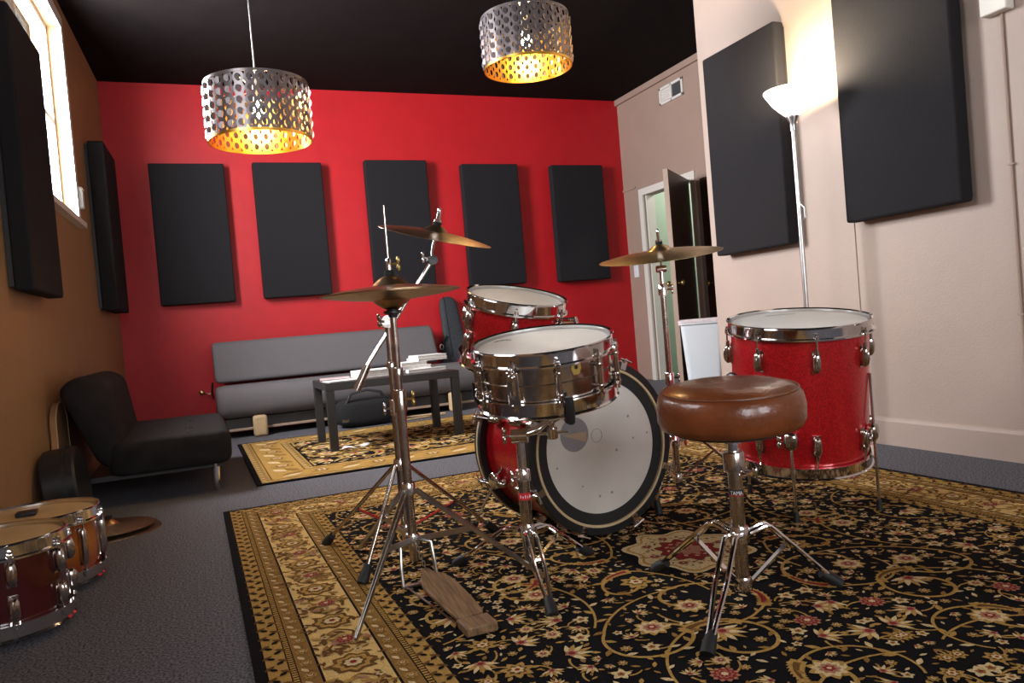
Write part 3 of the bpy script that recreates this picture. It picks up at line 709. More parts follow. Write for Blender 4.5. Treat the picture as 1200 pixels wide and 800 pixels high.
part('ring', MB().tube([(2.235+.018*math.cos(2*PI*i/12), 7.15, .56+.025*math.sin(2*PI*i/12)) for i in range(12)], .004, 6, closed=True), 'steel', gb)

# waste bin
bx_, by_ = 3.80, 5.13
tb_ = thing('waste_bin', 'tall white plastic waste bin with pinkish liner by the door', 'bin', (bx_, by_, 0))
def rsq(hw, hd, r=.04): return rounded([(-hw, -hd), (hw, -hd), (hw, hd), (-hw, hd)], r, 4)
def loft(rings, zs, M):
    k = len(rings[0]); vs = []; fs = []
    for R_, z in zip(rings, zs): vs += [(p[0], p[1], z) for p in R_]
    for i in range(len(rings)-1):
        for j in range(k): fs.append((i*k+j, i*k+(j+1) % k, (i+1)*k+(j+1) % k, (i+1)*k+j))
    return MB().add(vs, fs, M)
Mb = Matrix.Translation((bx_, by_, 0)) @ Matrix.Rotation(RAD(-38), 4, 'Z')
part('body', loft([rsq(.0, .0, .0), rsq(.125, .10), rsq(.165, .135), rsq(.158, .128), rsq(.118, .094), rsq(0, 0, 0)], [.001, .001, .62, .62, .01, .01], Mb), 'white_plastic', tb_)
part('rim', loft([rsq(.165, .135), rsq(.178, .148), rsq(.178, .148), rsq(.162, .132)], [.605, .605, .632, .632], Mb), 'white_plastic', tb_)
part('liner', loft([rsq(.181, .151), rsq(.182, .152), rsq(.172, .142), rsq(.150, .120), rsq(.145, .115)], [.618, .636, .644, .642, .50], Mb), 'bag_liner', tb_)

# ------------------------------------------------------------------ drums
CACHE = {}
def cached(key, fn):
    if key not in CACHE: CACHE[key] = fn()
    return CACHE[key]
def rotz(a, z=0): return Matrix.Rotation(a, 4, 'Z') @ Matrix.Translation((0, 0, z))
def lug_mesh(kind):
    def mk():
        mb = MB()
        if kind == 'tear':      # rounded casing, small foot plate; local x points out of the shell
            mb.ell((.013, 0, 0), .014, .0135, .034, 16, 10, .8); mb.box(-.001, .004, -.012, .012, -.036, .036); mb.cyl((.014, 0, .02), (.014, 0, .046), .0075, .006, 10)
            mb.ell((.022, 0, -.004), .008, .006, .024, 10, 8)
        elif kind == 'long':    # one long casing serving both heads
            mb.ell((.012, 0, 0), .013, .012, .062, 14, 12, .7); mb.box(-.001, .004, -.010, .010, -.06, .06)
        else:                   # slim bridge with two posts
            mb.cyl((.014, 0, -.058), (.014, 0, .058), .0075, n=12)
            for z in (-.03, .03): mb.cyl((-.001, 0, z), (.014, 0, z), .006, n=10); mb.lathe([(.0075, z-.006), (.0095, z-.003), (.0095, z+.003), (.0075, z+.006)], 12, Matrix.Translation((.014, 0, 0)))
            for z in (-.05, .05): mb.lathe([(.0075, z-.006), (.010, z-.003), (.010, z+.003), (.0075, z+.006)], 12, Matrix.Translation((.014, 0, 0)))
        return mb.mesh('lug', 'chrome_worn')
    return cached('lug'+kind, mk)
def rod_mesh(ln):
    def mk():
        mb = MB(); mb.cyl((.016, 0, 0), (.016, 0, ln), .0032, n=8); mb.cyl((.016, 0, ln-.004), (.016, 0, ln+.004), .0065, n=10); mb.box(.0125, .0195, -.0035, .0035, ln+.004, ln+.013)
        mb.box(.006, .022, -.008, .008, ln-.012, ln-.004)
        return mb.mesh('tension_rod', 'chrome')
    return cached('rod%.4f' % ln, mk)
def drum(name, label, M, R, H, shell, head, nlug, kind='tear', group=None, phase=0., lugz=None, rim='chrome', bottom=None):
    t = thing(name, label, 'drum', M=M, group=group)
    bead = []
    if kind == 'bridge': bead = [(R, H*.49), (R+.004, H*.495), (R+.0045, H*.505), (R, H*.515)]
    part('shell', MB().lathe([(R-.008, .004), (R, .004)]+bead+[(R, H-.004), (R-.008, H-.004)], 72, closed=True), shell, t)
    hp = [(0, .0), (R-.014, .0), (R-.004, -.001), (R+.005, -.010), (R+.005, -.016)]
    part('drum_head', MB().lathe([(r, H+.004+z) for r, z in hp], 72), head, t)
    part('bottom_head', MB().lathe([(r, -.004-z) for r, z in hp][::-1], 72), bottom or head, t)
    rp = [(R+.006, -.030), (R+.019, -.030), (R+.019, -.025), (R+.010, -.022), (R+.010, .006), (R+.015, .011), (R+.013, .014), (R+.006, .010)]
    part('hoop', MB().lathe([(r, H+.002+z) for r, z in rp], 72, closed=True), rim, t, label='chrome counter hoop')
    part('hoop', MB().lathe([(r, -.002-z) for r, z in rp][::-1], 72, closed=True), rim, t, label='chrome counter hoop')
    for i in range(nlug):
        a = phase+2*PI*i/nlug
        if kind in ('bridge', 'long'):
            l = link('lug', lug_mesh(kind), t, rotz(a, 0) @ Matrix.Translation((R, 0, H/2)))
            for sg in (1, -1):
                Mr = Matrix.Identity(4) if sg > 0 else Matrix.Rotation(PI, 4, 'X')
                link('tension_rod', rod_mesh(H/2-.016), l, Mr)
        else:
            z = lugz or .085
            for zz, flip in ((H-z, False), (z, True)):
                Ml = rotz(a, 0) @ Matrix.Translation((R, 0, zz))
                if flip: Ml = Ml @ Matrix.Rotation(PI, 4, 'X')
                l = link('lug', lug_mesh('tear'), t, Ml); link('tension_rod', rod_mesh(z-.016), l)
    return t
def drum_frame(top, n, H, xdir=(1, 0, 0)):
    top = Vector(top); n = Vector(n); return frame_z(top-n*H, n, xdir)

# floor tom ---------------------------------------------------------------------
FT_N, FT_H, FT_R = tilt(8.0, 0.3), .480, .226
FT_M = drum_frame((1.949, 2.085, .662), FT_N, FT_H, (1, 0, 0))
ft = drum('floor_tom', 'large red sparkle floor tom on three legs beside the throne', FT_M, FT_R, FT_H, 'red_sparkle', 'drum_head', 8, phase=RAD(-120), lugz=.10)
inv = FT_M.inverted()
FTC = Vector((1.955, 2.11, 0))
for a in (218, 302, 95):
    u = Vector((math.cos(RAD(a)), math.sin(RAD(a)), 0)); foot = FTC+u*.275+Vector((0, 0, RZ+.001))
    # bracket height on the shell, leg held upright
    p = foot.copy(); p.z = .27
    q = inv @ p; rr = math.hypot(q.x, q.y); p = FT_M @ Vector((q.x/rr*(FT_R+.022), q.y/rr*(FT_R+.022), q.z)); an = math.atan2(q.y, q.x)
    foot.x, foot.y = p.x, p.y; top = p+Vector((0, 0, .20))
    lg = part('leg', MB().cyl(inv @ foot, inv @ top, .0052, n=10), 'chrome', ft)
    part('rubber_foot', MB().cyl(inv @ foot, inv @ (foot+Vector((0, 0, .035))), .011, .008, 12), 'black_rubber', lg)
    mb = MB(); Mx = Matrix.Rotation(an, 4, 'Z') @ Matrix.Translation((FT_R, 0, q.z))
    mb.ell((.016, 0, 0), .020, .024, .032, 16, 10, .75, Mx); br = part('leg_bracket', mb, 'chrome_worn', ft)
    mb = MB(); pw = Mx @ Vector((.022, -.03, -.004)); mb.cyl(Mx @ Vector((.022, 0, -.004)), pw, .004, n=8)
    for s_ in (-1, 1): mb.ell((.022, -.036, -.004+s_*.010), .004, .008, .011, 10, 6, 1, Mx)
    part('wing_screw', mb, 'chrome', br)
part('head_print', MB().box(-.055, .055, .150, .154, FT_H+.0045, FT_H+.0049), 'patch_grey', ft, M=Matrix.Rotation(RAD(-20), 4, 'Z'))
part('muffler_knob', MB().ell((-.262, .03, FT_H-.19), .014, .045, .045, 16, 10), 'black_plastic', ft)

# rack tom ----------------------------------------------------------------------
RT_N, RT_H, RT_R = tilt(12.5, 11.5), .225, .160
RT_M = drum_frame((1.033, 2.411, .822), RT_N, RT_H, (1, 0, 0))
rt = drum('rack_tom', 'small red sparkle tom tilted above the bass drum', RT_M, RT_R, RT_H, 'red_sparkle', 'drum_head', 6, phase=RAD(-113), lugz=.075)
part('tom_bracket', MB().ell((.02, 0, 0), .03, .028, .035, 14, 8, .7, rotz(RAD(60), RT_H*.42) @ Matrix.Translation((RT_R, 0, 0))), 'chrome', rt)
part('tone_knob', MB().ell((.012, 0, 0), .012, .024, .028, 16, 8, .9, rotz(RAD(-188), RT_H-.062) @ Matrix.Translation((RT_R, 0, 0))), 'chrome', rt)

# bass drum ---------------------------------------------------------------------
BC = Vector((1.232, 2.245, .304)); BAX = Vector((-math.sin(RAD(8)), math.cos(RAD(8)), 0))
BD_M = frame_z(BC, BAX, (0, 0, 1))           # local z = towards the front head, local x = up
BR, BL = .264, .37
bd = thing('bass_drum', 'red sparkle bass drum with black hoops and whitish head', 'drum', M=BD_M)
part('shell', MB().lathe([(BR-.01, .03), (BR, .03), (BR, BL-.03), (BR-.01, BL-.03)], 96, closed=True), 'red_sparkle', bd)
for z0, lab in ((0, 0), (BL-.042, 1)):
    h = part('hoop', MB().lathe([(BR+.002, z0), (BR+.028, z0), (BR+.028, z0+.042), (BR+.002, z0+.042)], 96, closed=True), 'black_plastic', bd, bevel=.003, label='black lacquered wooden hoop')
    if lab == 0:
        part('inlay', MB().lathe([(BR-.006, -.0012), (BR+.002, -.0012), (BR+.002, .012), (BR-.006, .012)], 96, closed=True), 'hoop_cream', h)
    else:
        part('inlay', MB().lathe([(BR+.0282, z0+.017), (BR+.0292, z0+.018), (BR+.0292, z0+.026), (BR+.0282, z0+.027)], 96, closed=True), 'hoop_cream', h)
hd = part('batter_head', MB().lathe([(BR+.001, .020), (BR-.006, .012), (BR-.012, .011), (0, .011)], 96), 'bass_head', bd)
part('muffle_ring', MB().lathe([(BR-.006, .007), (BR-.015, .0065), (BR-.043, .0085), (BR-.043, .0105), (BR-.006, .0105)], 96, closed=True), 'black_rubber', hd)
part('front_head', MB().lathe([(0, BL-.014), (BR-.008, BL-.014), (BR+.001, BL-.02)], 96), 'bass_head', bd)
# patch, painted reflection and ring outline on the batter head (local x up, local y = to the drum's left seen from the throne)
pc = BD_M.inverted() @ Vector((1.125, 2.24, .36)); pc.z = .0102
part('beater_patch', MB().lathe([(0, 0), (.056, 0), (.056, .0006), (0, .0006)], 48, Matrix.Translation((pc.x, pc.y, pc.z-.0006))), 'patch_grey', hd)
part('beater_reflection', MB().prism([(-.030, .044), (.004, .048), (.004, -.05)], -.0010, -.0007, Matrix.Translation((pc.x, pc.y, pc.z))), 'reflection_tan', hd)  # tan wedge: felt beater's reflection painted onto the head
rc = BD_M.inverted() @ Vector((1.215, 2.24, .345)); N = 40
part('ring_mark', MB().tube([(rc.x+.022*math.cos(2*PI*i/N), rc.y+.022*math.sin(2*PI*i/N), .0102) for i in range(N)], .0007, 5, closed=True), 'patch_grey', hd)
rs = random.Random(3)
for i in range(12):
    a, r_ = rs.uniform(0, 2*PI), rs.uniform(.06, .2)
    part('scuff', MB().lathe([(0, .0106), (rs.uniform(.003, .005), .0106), (.003, .0109)], 10, Matrix.Translation((r_*math.cos(a), r_*math.sin(a), 0))), 'patch_grey', hd)
def claw_mesh():
    def mk():
        mb = MB()       # local x = outwards; z = along the drum, claw at z 0
        mb.box(BR+.026, BR+.031, -.013, .013, -.004, .036); mb.box(BR+.004, BR+.031, -.011, .011, -.006, -.001)
        mb.cyl((BR+.036, 0, -.006), (BR+.036, 0, .095), .0035, n=8); mb.cyl((BR+.036, -.024, -.010), (BR+.036, .024, -.010), .004, n=8)
        mb.cyl((BR+.036, 0, -.012), (BR+.036, 0, .012), .008, n=10)
        return mb.mesh('claw', 'chrome')
    return cached('claw', mk)
def blug_mesh():
    def mk():
        mb = MB(); mb.ell((BR+.018, 0, .115), .022, .014, .034, 16, 10, .75); return mb.mesh('lug', 'chrome_worn')
    return cached('blug', mk)
for i in range(8):
    a = 2*PI*(i+.5)/8
    for fl in (0, 1):
        Ml = Matrix.Rotation(a, 4, 'Z')
        if fl: Ml = Ml @ Matrix.Translation((0, 0, BL)) @ Matrix.Rotation(PI, 4, 'X')
        g = link('lug', blug_mesh(), bd, Ml); link('claw', claw_mesh(), g)
for sgn in (-1, 1):
    # spurs: from the shell's front half down to the rug
    p0 = BD_M @ Vector((-.10, sgn*(BR+.01), .10 if sgn > 0 else .27)); foot = p0+Vector((.012, -.02, 0)) if sgn > 0 else p0+Vector((-.07, .10, 0))
    foot.z = RZ+.001; top = p0+(p0-foot)*.25; iv = BD_M.inverted()
    sp = part('spur', MB().cyl(iv @ foot, iv @ top, .0048, n=10), 'chrome', bd)
    part('rubber_foot', MB().cyl(iv @ foot, iv @ (foot+(top-foot).normalized()*.05), .014, .011, 12), 'black_rubber', sp)
    part('spur_bracket', MB().ell(tuple(iv @ p0), .030, .018, .026, 14, 8, .7), 'chrome', bd)
# tom post on top of the bass drum
iv = BD_M.inverted(); pb = BD_M @ Vector((BR, .06, .17)); pt = RT_M @ Vector((RT_R*.5+.10, RT_R*.85+.06, RT_H*.42))
tp = part('tom_post', MB().tube([iv @ pb, iv @ (pb+Vector((0, 0, .10))), iv @ Vector((pb.x, pb.y+.02, pt.z)), iv @ pt], .011, 12), 'chrome', bd)
part('post_plate', MB().ell(tuple(iv @ pb), .014, .045, .035, 16, 8, .6), 'chrome', bd)

# snare drum --------------------------------------------------------------------
SN_N, SN_H, SN_R = tilt(9.5, -2.2), .150, .190
SN_M = drum_frame((.924, 1.997, .676), SN_N, SN_H, (1, 0, 0))
sn = drum('snare_drum', 'chrome shell snare drum with ten lugs on its stand', SN_M, SN_R, SN_H, 'chrome_worn', 'drum_head', 10, 'bridge', phase=RAD(-105))
face = lambda a, z: rotz(RAD(a), z) @ Matrix.Translation((SN_R, 0, 0)) @ Matrix.Rotation(PI/2, 4, 'Y')   # local z out of the shell, local x down
bdg = part('badge', MB().prism([(.020, -.008), (.020, .008), (.004, .015), (-.012, .013), (-.020, .007), (-.020, -.007), (-.012, -.013), (.004, -.015)], 0, .0022, face(-89, SN_H*.735)), 'badge', sn)
part('vent_hole', MB().lathe([(0, .0026), (.0055, .0026), (.0055, .0015)], 16, face(-89, SN_H*.735)), 'black_plastic', bdg)
# strainer at the left, butt plate at the near side with a dark rubber pad
Ms = rotz(RAD(-67.6-72), SN_H/2) @ Matrix.Translation((SN_R, 0, 0))
mb = MB(); mb.box(0, .022, -.018, .018, -.05, .045, Ms); mb.cyl(Ms @ Vector((.022, 0, .03)), Ms @ Vector((.034, 0, .03)), .010); mb.box(.020, .030, -.006, .006, -.02, .055, Ms)
stn = part('strainer', mb, 'chrome', sn, bevel=.003)
part('strainer_knob', MB().cyl(Ms @ Vector((.012, 0, .045)), Ms @ Vector((.012, 0, .066)), .009), 'chrome', stn)
Mb2 = rotz(RAD(20), 0) @ Matrix.Translation((SN_R, 0, 0))
part('butt_plate', MB().box(.0, .014, -.016, .016, .02, .055, Mb2), 'chrome', sn, bevel=.003)
mb = MB(); iv3 = SN_M.to_3x3().inverted(); lc = iv3 @ (CR*-.113-CB*.085); lr = (iv3 @ CR).normalized(); lb_ = (iv3 @ -CB).normalized()
for k in range(11):
    u = (k-5)/5; p = lc+lr*u*.024+lb_*(.010*(1-u*u)); h_ = .012+.005*(k % 3); w2 = .0014
    q = [p-lr*w2-lb_*h_/2, p+lr*w2-lb_*h_/2, p+lr*w2+lb_*h_/2, p-lr*w2+lb_*h_/2]; mb.add([(a.x, a.y, SN_H+.0046) for a in q], [(0, 1, 2, 3)])
part('head_logo', mb, 'print_black', sn, angle=None)

# drums waiting on the floor at the left
def floor_drum(name, label, cx, cy, R, H, shell, nl, kind, ph=0.):
    return drum(name, label, Matrix.Translation((cx, cy, .034)), R, H, shell, 'old_head', nl, kind, 'spare drums on the carpet', RAD(ph), bottom='old_head', lugz=.065)
floor_drum('tom_drum', 'dark wine red tom standing on carpet by the tan wall', -.545, 2.53, .160, .225, 'wine_lacquer', 8, 'tear', 20)
d2 = floor_drum('tom_drum', 'orange sunburst drum standing on carpet behind the wine red tom', -.515, 2.95, .168, .205, 'sunburst', 8, 'long', 5)
part('damper_box', MB().box(-.06, .0, -.03, .02, .211, .225), 'black_plastic', d2, bevel=.004)

# ------------------------------------------------------------------ cymbals
def cymbal(name, label, c, n, R, mt, bell=.28, rise=.030, group=None, flip=1):
    M = frame_z(c, Vector(n)*flip, (1, 0, 0)); t = thing(name, label, 'cymbal', M=M, group=group)
    prof = []
    bow = R*.10
    for i in range(15):
        r = R*(1-i/14*(1-bell)); prof.append((r, bow*(1-(r/R)**2)))
    zb = prof[-1][1]
    for i in range(1, 8):
        u = i/7; r = R*bell*(1-u)+.006*u; prof.append((r, zb+rise*math.sin(u*PI/2)))
    th = .0013
    prof = [(r, z) for r, z in prof]+[(r, z-th) for r, z in prof[::-1]]
    part('plate', MB().lathe(prof, 96, closed=True), mt, t, angle=50)
    ztop = zb+rise
    part('felt', MB().lathe([(.004, ztop), (.014, ztop), (.014, ztop+.010), (.004, ztop+.010)], 20, closed=True), 'black_cloth', t)
    return t, M, ztop
HHX, HHY = .548, 2.2
hz = .858
cymbal('hi_hat_cymbal', 'upper bronze hi-hat cymbal on the tall stand', (HHX, HHY, hz+.002), (0, 0, 1), .200, 'cymbal_dark', group='hi-hat pair')
cymbal('hi_hat_cymbal', 'lower bronze hi-hat cymbal facing down under its twin', (HHX, HHY, hz-.002), (0, 0, 1), .200, 'cymbal_dark', group='hi-hat pair', flip=-1)
CRN = tilt(9.0, 16.0)
cr_, CR_M, crz = cymbal('crash_cymbal', 'thin bronze crash cymbal tilted on boom arm', Vector((.765, 2.4, 1.062))-CRN*.02, CRN, .186, 'cymbal_dark', .22, .020)
RDN = tilt(8.5, -3.8)
rd_, RD_M, rdz = cymbal('ride_cymbal', 'golden ride cymbal on stand in front of the open door', Vector((1.752, 2.6, .972))-RDN*.015, RDN, .245, 'cymbal_gold', .20, .024)
# spare cymbals on the carpet by the futon
for k, (R, z, lb) in enumerate(((.20, .002, 'dark cymbal lying lowest on carpet beside sunburst drum'), (.175, .0215, 'dark cymbal stacked on another cymbal on the carpet'))):
    cymbal('spare_cymbal', lb, (-.385, 3.66, z), (0, 0, 1), R, 'cymbal_dark', .22, .022, 'spare cymbals on the carpet')

# ------------------------------------------------------------------ stands
def wing(mb, p, d, s=.012):
    p = Vector(p); d = Vector(d).normalized(); mb.cyl(p, p+d*.016, .004, n=8)
    for k in (-1, 1): mb.ell(tuple(p+d*.02+Vector((0, 0, k*s*.8))), s*.45, s*.45, s*.9, 10, 6)
def sleeve(x, y, z0, z1, r0, r1=None):
    return MB().lathe([(0, z0), (r0, z0), (r0, z1-.004), ((r1 or r0)-.002, z1), (0, z1)], 20, Matrix.Translation((x, y, 0)))
def tripod(t, base, zc, zb, feet, style, mt, r=.0075, kneez=None):
    bx, by = base
    for fx_, fy_ in feet:
        d = Vector((fx_-bx, fy_-by, 0)); L = d.length; u = d/L; sd = Vector((-u.y, u.x, 0))
        top = Vector((bx, by, zc))+u*.022; foot = Vector((fx_, fy_, RZ+.010)); lowc = Vector((bx, by, zb))+u*.02
        if style == 'knee':                 # double tube legs that arch out of the collar
            k1 = top+u*L*.22+Vector((0, 0, (kneez or .01)))
            mb = MB()
            for s_ in (-1, 1):
                o = sd*s_*.013; mb.tube([top+o, top.lerp(k1, .7)+o+Vector((0, 0, .004)), k1+o, k1.lerp(foot, .45)+o, k1.lerp(foot, .80)+o*.45, foot+o*.3], r, 8)
            lg = part('leg', mb, mt, t)
            mid = k1.lerp(foot, .30)
            part('strut', MB().bar(lowc, mid, .014, .005, sd), mt, lg)
        elif style == 'flat':               # pair of flat bars
            mb = MB()
            for s_ in (-1, 1): mb.bar(top+sd*s_*.007, foot+sd*s_*.002, .012, .0022, u.cross(sd))
            lg = part('leg', mb, mt, t); mid = top.lerp(foot, .45)
            part('strut', MB().bar(lowc, mid, .016, .003, (0, 0, 1)), mt, lg)
        else:                               # single tube
            lg = part('leg', MB().tube([top, foot], r, 10), mt, t); mid = top.lerp(foot, .55)
            part('strut', MB().bar(lowc, mid, .012, .004, sd), mt, lg)
        dd = (foot-top).normalized()
        if style != 'flat':
            mb = MB(); mb.tube([foot-dd*.045, foot-dd*.012, Vector((foot.x, foot.y, RZ+.001))+u*.008], [.012, .016, .017], 12); part('rubber_foot', mb, 'black_rubber', lg)

# hi-hat stand
hh = thing('hi_hat_stand', 'chrome hi-hat stand with wooden foot pedal on the rug', 'cymbal stand', (HHX, HHY, RZ))
part('lower_tube', MB().cyl((HHX, HHY, .07), (HHX, HHY, .53), .0135, n=20), 'chrome_worn', hh)
part('upper_tube', MB().cyl((HHX, HHY, .52), (HHX, HHY, hz-.045), .0098, n=18), 'chrome_worn', hh)
mb = sleeve(HHX, HHY, .51, .575, .0185); cl_ = part('height_clamp', mb, 'chrome_worn', hh); mb = MB(); wing(mb, (HHX+.017, HHY-.006, .545), (1, -.4, 0), .014); part('wing_nut', mb, 'brass', cl_)
part('memory_lock', sleeve(HHX, HHY, .615, .64, .0155), 'chrome_worn', hh)
part('cymbal_seat', MB().lathe([(0, hz-.072), (.012, hz-.072), (.014, hz-.062), (.026, hz-.060), (.026, hz-.053), (.016, hz-.050), (.015, hz-.040), (0, hz-.040)], 24, Matrix.Translation((HHX, HHY, 0))), 'black_plastic', hh)
part('pull_rod', MB().cyl((HHX, HHY, hz-.04), (HHX, HHY, 1.112), .0034, n=10), 'chrome', hh)
mb = sleeve(HHX, HHY, hz+.062, hz+.10, .0085); ck = part('clutch', mb, 'chrome', hh); mb = MB(); wing(mb, (HHX+.008, HHY-.003, hz+.083), (1, -.42, 0), .013); part('clutch_screw', mb, 'brass', ck)
part('clutch_felt', MB().cyl((HHX, HHY, hz+.056), (HHX, HHY, hz+.066), .013), 'black_cloth', ck)
part('leg_collar', sleeve(HHX, HHY, .265, .30, .021), 'chrome', hh); part('strut_collar', sleeve(HHX, HHY, .118, .15, .020), 'chrome', hh)
tripod(hh, (HHX, HHY), .28, .135, [(.300, 1.845), (.862, 1.975), (.470, 2.63)], 'flat', 'steel')
mb = MB()
for s_ in (-1, 1): mb.tube([(HHX+s_*.012, HHY-.015, .135), (HHX+s_*.045, HHY-.03, .125), (HHX+s_*.05, HHY-.04, .06), (HHX+s_*.05, HHY-.05, RZ+.004)], .005, 8)
mb.bar((HHX-.055, HHY-.05, RZ+.006), (HHX+.055, HHY-.05, RZ+.006), .02, .006, (0, 1, 0)); part('pedal_frame', mb, 'steel', hh)
mb = MB()
for s_ in (-1, 1): mb.tube([(HHX+s_*.045, HHY-.05, RZ+.006), (.572+s_*.03, 1.80, RZ+.006)], .0035, 8)
part('pedal_rod', mb, 'chrome', hh)
# footboard: hinged board with waist and a small heel plate
toe = Vector((.548, 2.06, .068)); heel = Vector((.577, 1.795, .028)); ax = (toe-heel); Lp = ax.length
Mp = frame_z(heel, Vector((1, 0, 0)).cross(ax)*1.0, ax)      # local x along the board, local z = board normal
if (Mp.to_3x3() @ Vector((0, 0, 1))).z < 0: Mp = frame_z(heel, -Vector((1, 0, 0)).cross(ax), ax)
pb_ = part('footboard', MB().prism(rounded([(0, -.036), (Lp*.30, -.043), (Lp*.72, -.046), (Lp*.90, -.036), (Lp, -.014), (Lp+.03, -.012), (Lp+.03, .012), (Lp, .014), (Lp*.90, .036), (Lp*.72, .046), (Lp*.30, .043), (0, .036)], .012, 3), -.004, .006, Mp), 'wood_pedal', hh, bevel=.002)
part('heel_plate', MB().box(.577-.040, .577+.040, 1.715, 1.788, RZ+.001, RZ+.024), 'wood_pedal', hh, bevel=.004)
part('hinge_pin', MB().cyl((.577-.038, 1.792, .026), (.577+.038, 1.792, .026), .004), 'steel', hh)
tp_ = Mp @ Vector((Lp+.02, 0, .006))
for i in range(9):
    z0 = tp_.z+.004+i*.0; p = Vector(tp_).lerp(Vector((HHX, HHY, .14)), i/9)
    part('chain_link', MB().tube([(p.x+(.004 if i % 2 else .001)*math.cos(2*PI*k/8), p.y+(.001 if i % 2 else .004)*math.cos(2*PI*k/8), p.z+.006+.008*math.sin(2*PI*k/8)) for k in range(8)], .0014, 5, closed=True), 'steel', hh)

# boom stand with the crash
BX, BY = .578, 2.4
bs = thing('boom_cymbal_stand', 'chrome boom stand close behind the hi-hat stand', 'cymbal stand', (BX, BY, RZ))
part('lower_tube', MB().cyl((BX, BY, .05), (BX, BY, .50), .0130, n=18), 'chrome_worn', bs)
part('upper_tube', MB().cyl((BX, BY, .49), (BX, BY, .772), .0098, n=18), 'chrome_worn', bs)
mb = sleeve(BX, BY, .48, .53, .0175); c1 = part('height_clamp', mb, 'chrome', bs); mb = MB(); wing(mb, (BX-.016, BY-.004, .505), (-1, -.2, 0)); part('wing_nut', mb, 'chrome', c1)
part('memory_lock', sleeve(BX, BY, .63, .65, .0145), 'chrome', bs)
piv = Vector((.574, 2.4, .778)); tlt = Vector((.742, 2.4, .965)); wend = Vector((.462, 2.4, .572)); axb = (tlt-piv).normalized()
mb = MB(); mb.cyl(piv-Vector((0, .022, 0)), piv+Vector((0, .022, 0)), .020, n=18); wing(mb, piv-Vector((.012, .02, 0)), (-1, -.5, .3), .013); part('boom_tilter', mb, 'chrome_worn', bs)
wst = wend.lerp(piv, .36)
part('boom_arm', MB().cyl(wst, tlt, .0062, n=12), 'chrome', bs)
part('counterweight', MB().cyl(wend, wst, .0125, .0125, 16), 'chrome_worn', bs)
mb = MB(); mb.cyl(tlt-Vector((.0, .018, 0)), tlt+Vector((0, .018, 0)), .015, n=16); part('cymbal_tilter', mb, 'black_plastic', bs)
mb = MB(); wing(mb, tlt+Vector((-.015, -.012, .006)), (-1, -.3, .2), .011); part('tilter_screw', mb, 'chrome', bs)
cbell = CR_M @ Vector((0, 0, crz)); post_top = cbell+CRN*.050
part('cymbal_post', MB().tube([tlt, tlt+Vector((.004, 0, .03)), CR_M @ Vector((0, 0, -.02)), post_top], .0042, 10), 'chrome', bs)
mb = MB(); mb.cyl(cbell+CRN*.010, cbell+CRN*.018, .012); mb.cyl(cbell+CRN*.018, cbell+CRN*.040, .0065); mb.ell(tuple(cbell+CRN*.045), .006, .006, .012); part('wing_nut', mb, 'chrome', bs)
part('leg_collar', sleeve(BX, BY, .305, .34, .020), 'chrome', bs); part('strut_collar', sleeve(BX, BY, .10, .13, .019), 'chrome', bs)
tripod(bs, (BX, BY), .322, .115, [(.385, 2.79), (.41, 2.28), (.93, 2.55)], 'tube', 'chrome_worn', .0065)

# ride stand
RX, RY = 1.752, 2.60
rsd = thing('straight_cymbal_stand', 'chrome straight stand carrying the golden ride cymbal', 'cymbal stand', (RX, RY, RZ))
part('lower_tube', MB().cyl((RX, RY, .05), (RX, RY, .46), .0140, n=18), 'chrome_worn', rsd)
part('middle_tube', MB().cyl((RX, RY, .45), (RX, RY, .82), .0115, n=18), 'chrome_worn', rsd)
part('upper_tube', MB().cyl((RX, RY, .81), (RX, RY, .90), .0085, n=18), 'chrome', rsd)
for z in (.445, .80):
    c1 = part('height_clamp', sleeve(RX, RY, z, z+.045, .0185), 'chrome', rsd); mb = MB(); wing(mb, (RX+.017, RY-.006, z+.022), (1, -.4, 0)); part('wing_nut', mb, 'chrome', c1)
mb = MB(); mb.cyl((RX-.018, RY+.006, .905), (RX+.018, RY-.006, .905), .014, n=16); part('cymbal_tilter', mb, 'chrome_worn', rsd)
rbell = RD_M @ Vector((0, 0, rdz))
part('cymbal_post', MB().tube([(RX, RY, .905), RD_M @ Vector((0, 0, -.03)), rbell+RDN*.05], .0042, 10), 'chrome', rsd)
mb = MB(); mb.cyl(rbell+RDN*.010, rbell+RDN*.017, .013); mb.cyl(rbell+RDN*.017, rbell+RDN*.045, .0065); mb.ell(tuple(rbell+RDN*.05), .006, .006, .012); part('wing_nut', mb, 'chrome', rsd)
part('leg_collar', sleeve(RX, RY, .195, .235, .022), 'chrome', rsd); part('strut_collar', sleeve(RX, RY, .05, .08, .020), 'chrome', rsd)
mb = MB(); wing(mb, (RX+.02, RY-.01, .215), (1, -.5, 0), .014); part('leg_screw', mb, 'red_sticker', rsd)
tripod(rsd, (RX, RY), .215, .065, [(2.04, 2.485), (1.70, 2.94), (1.515, 2.42)], 'knee', 'chrome_worn', .0055, .0)

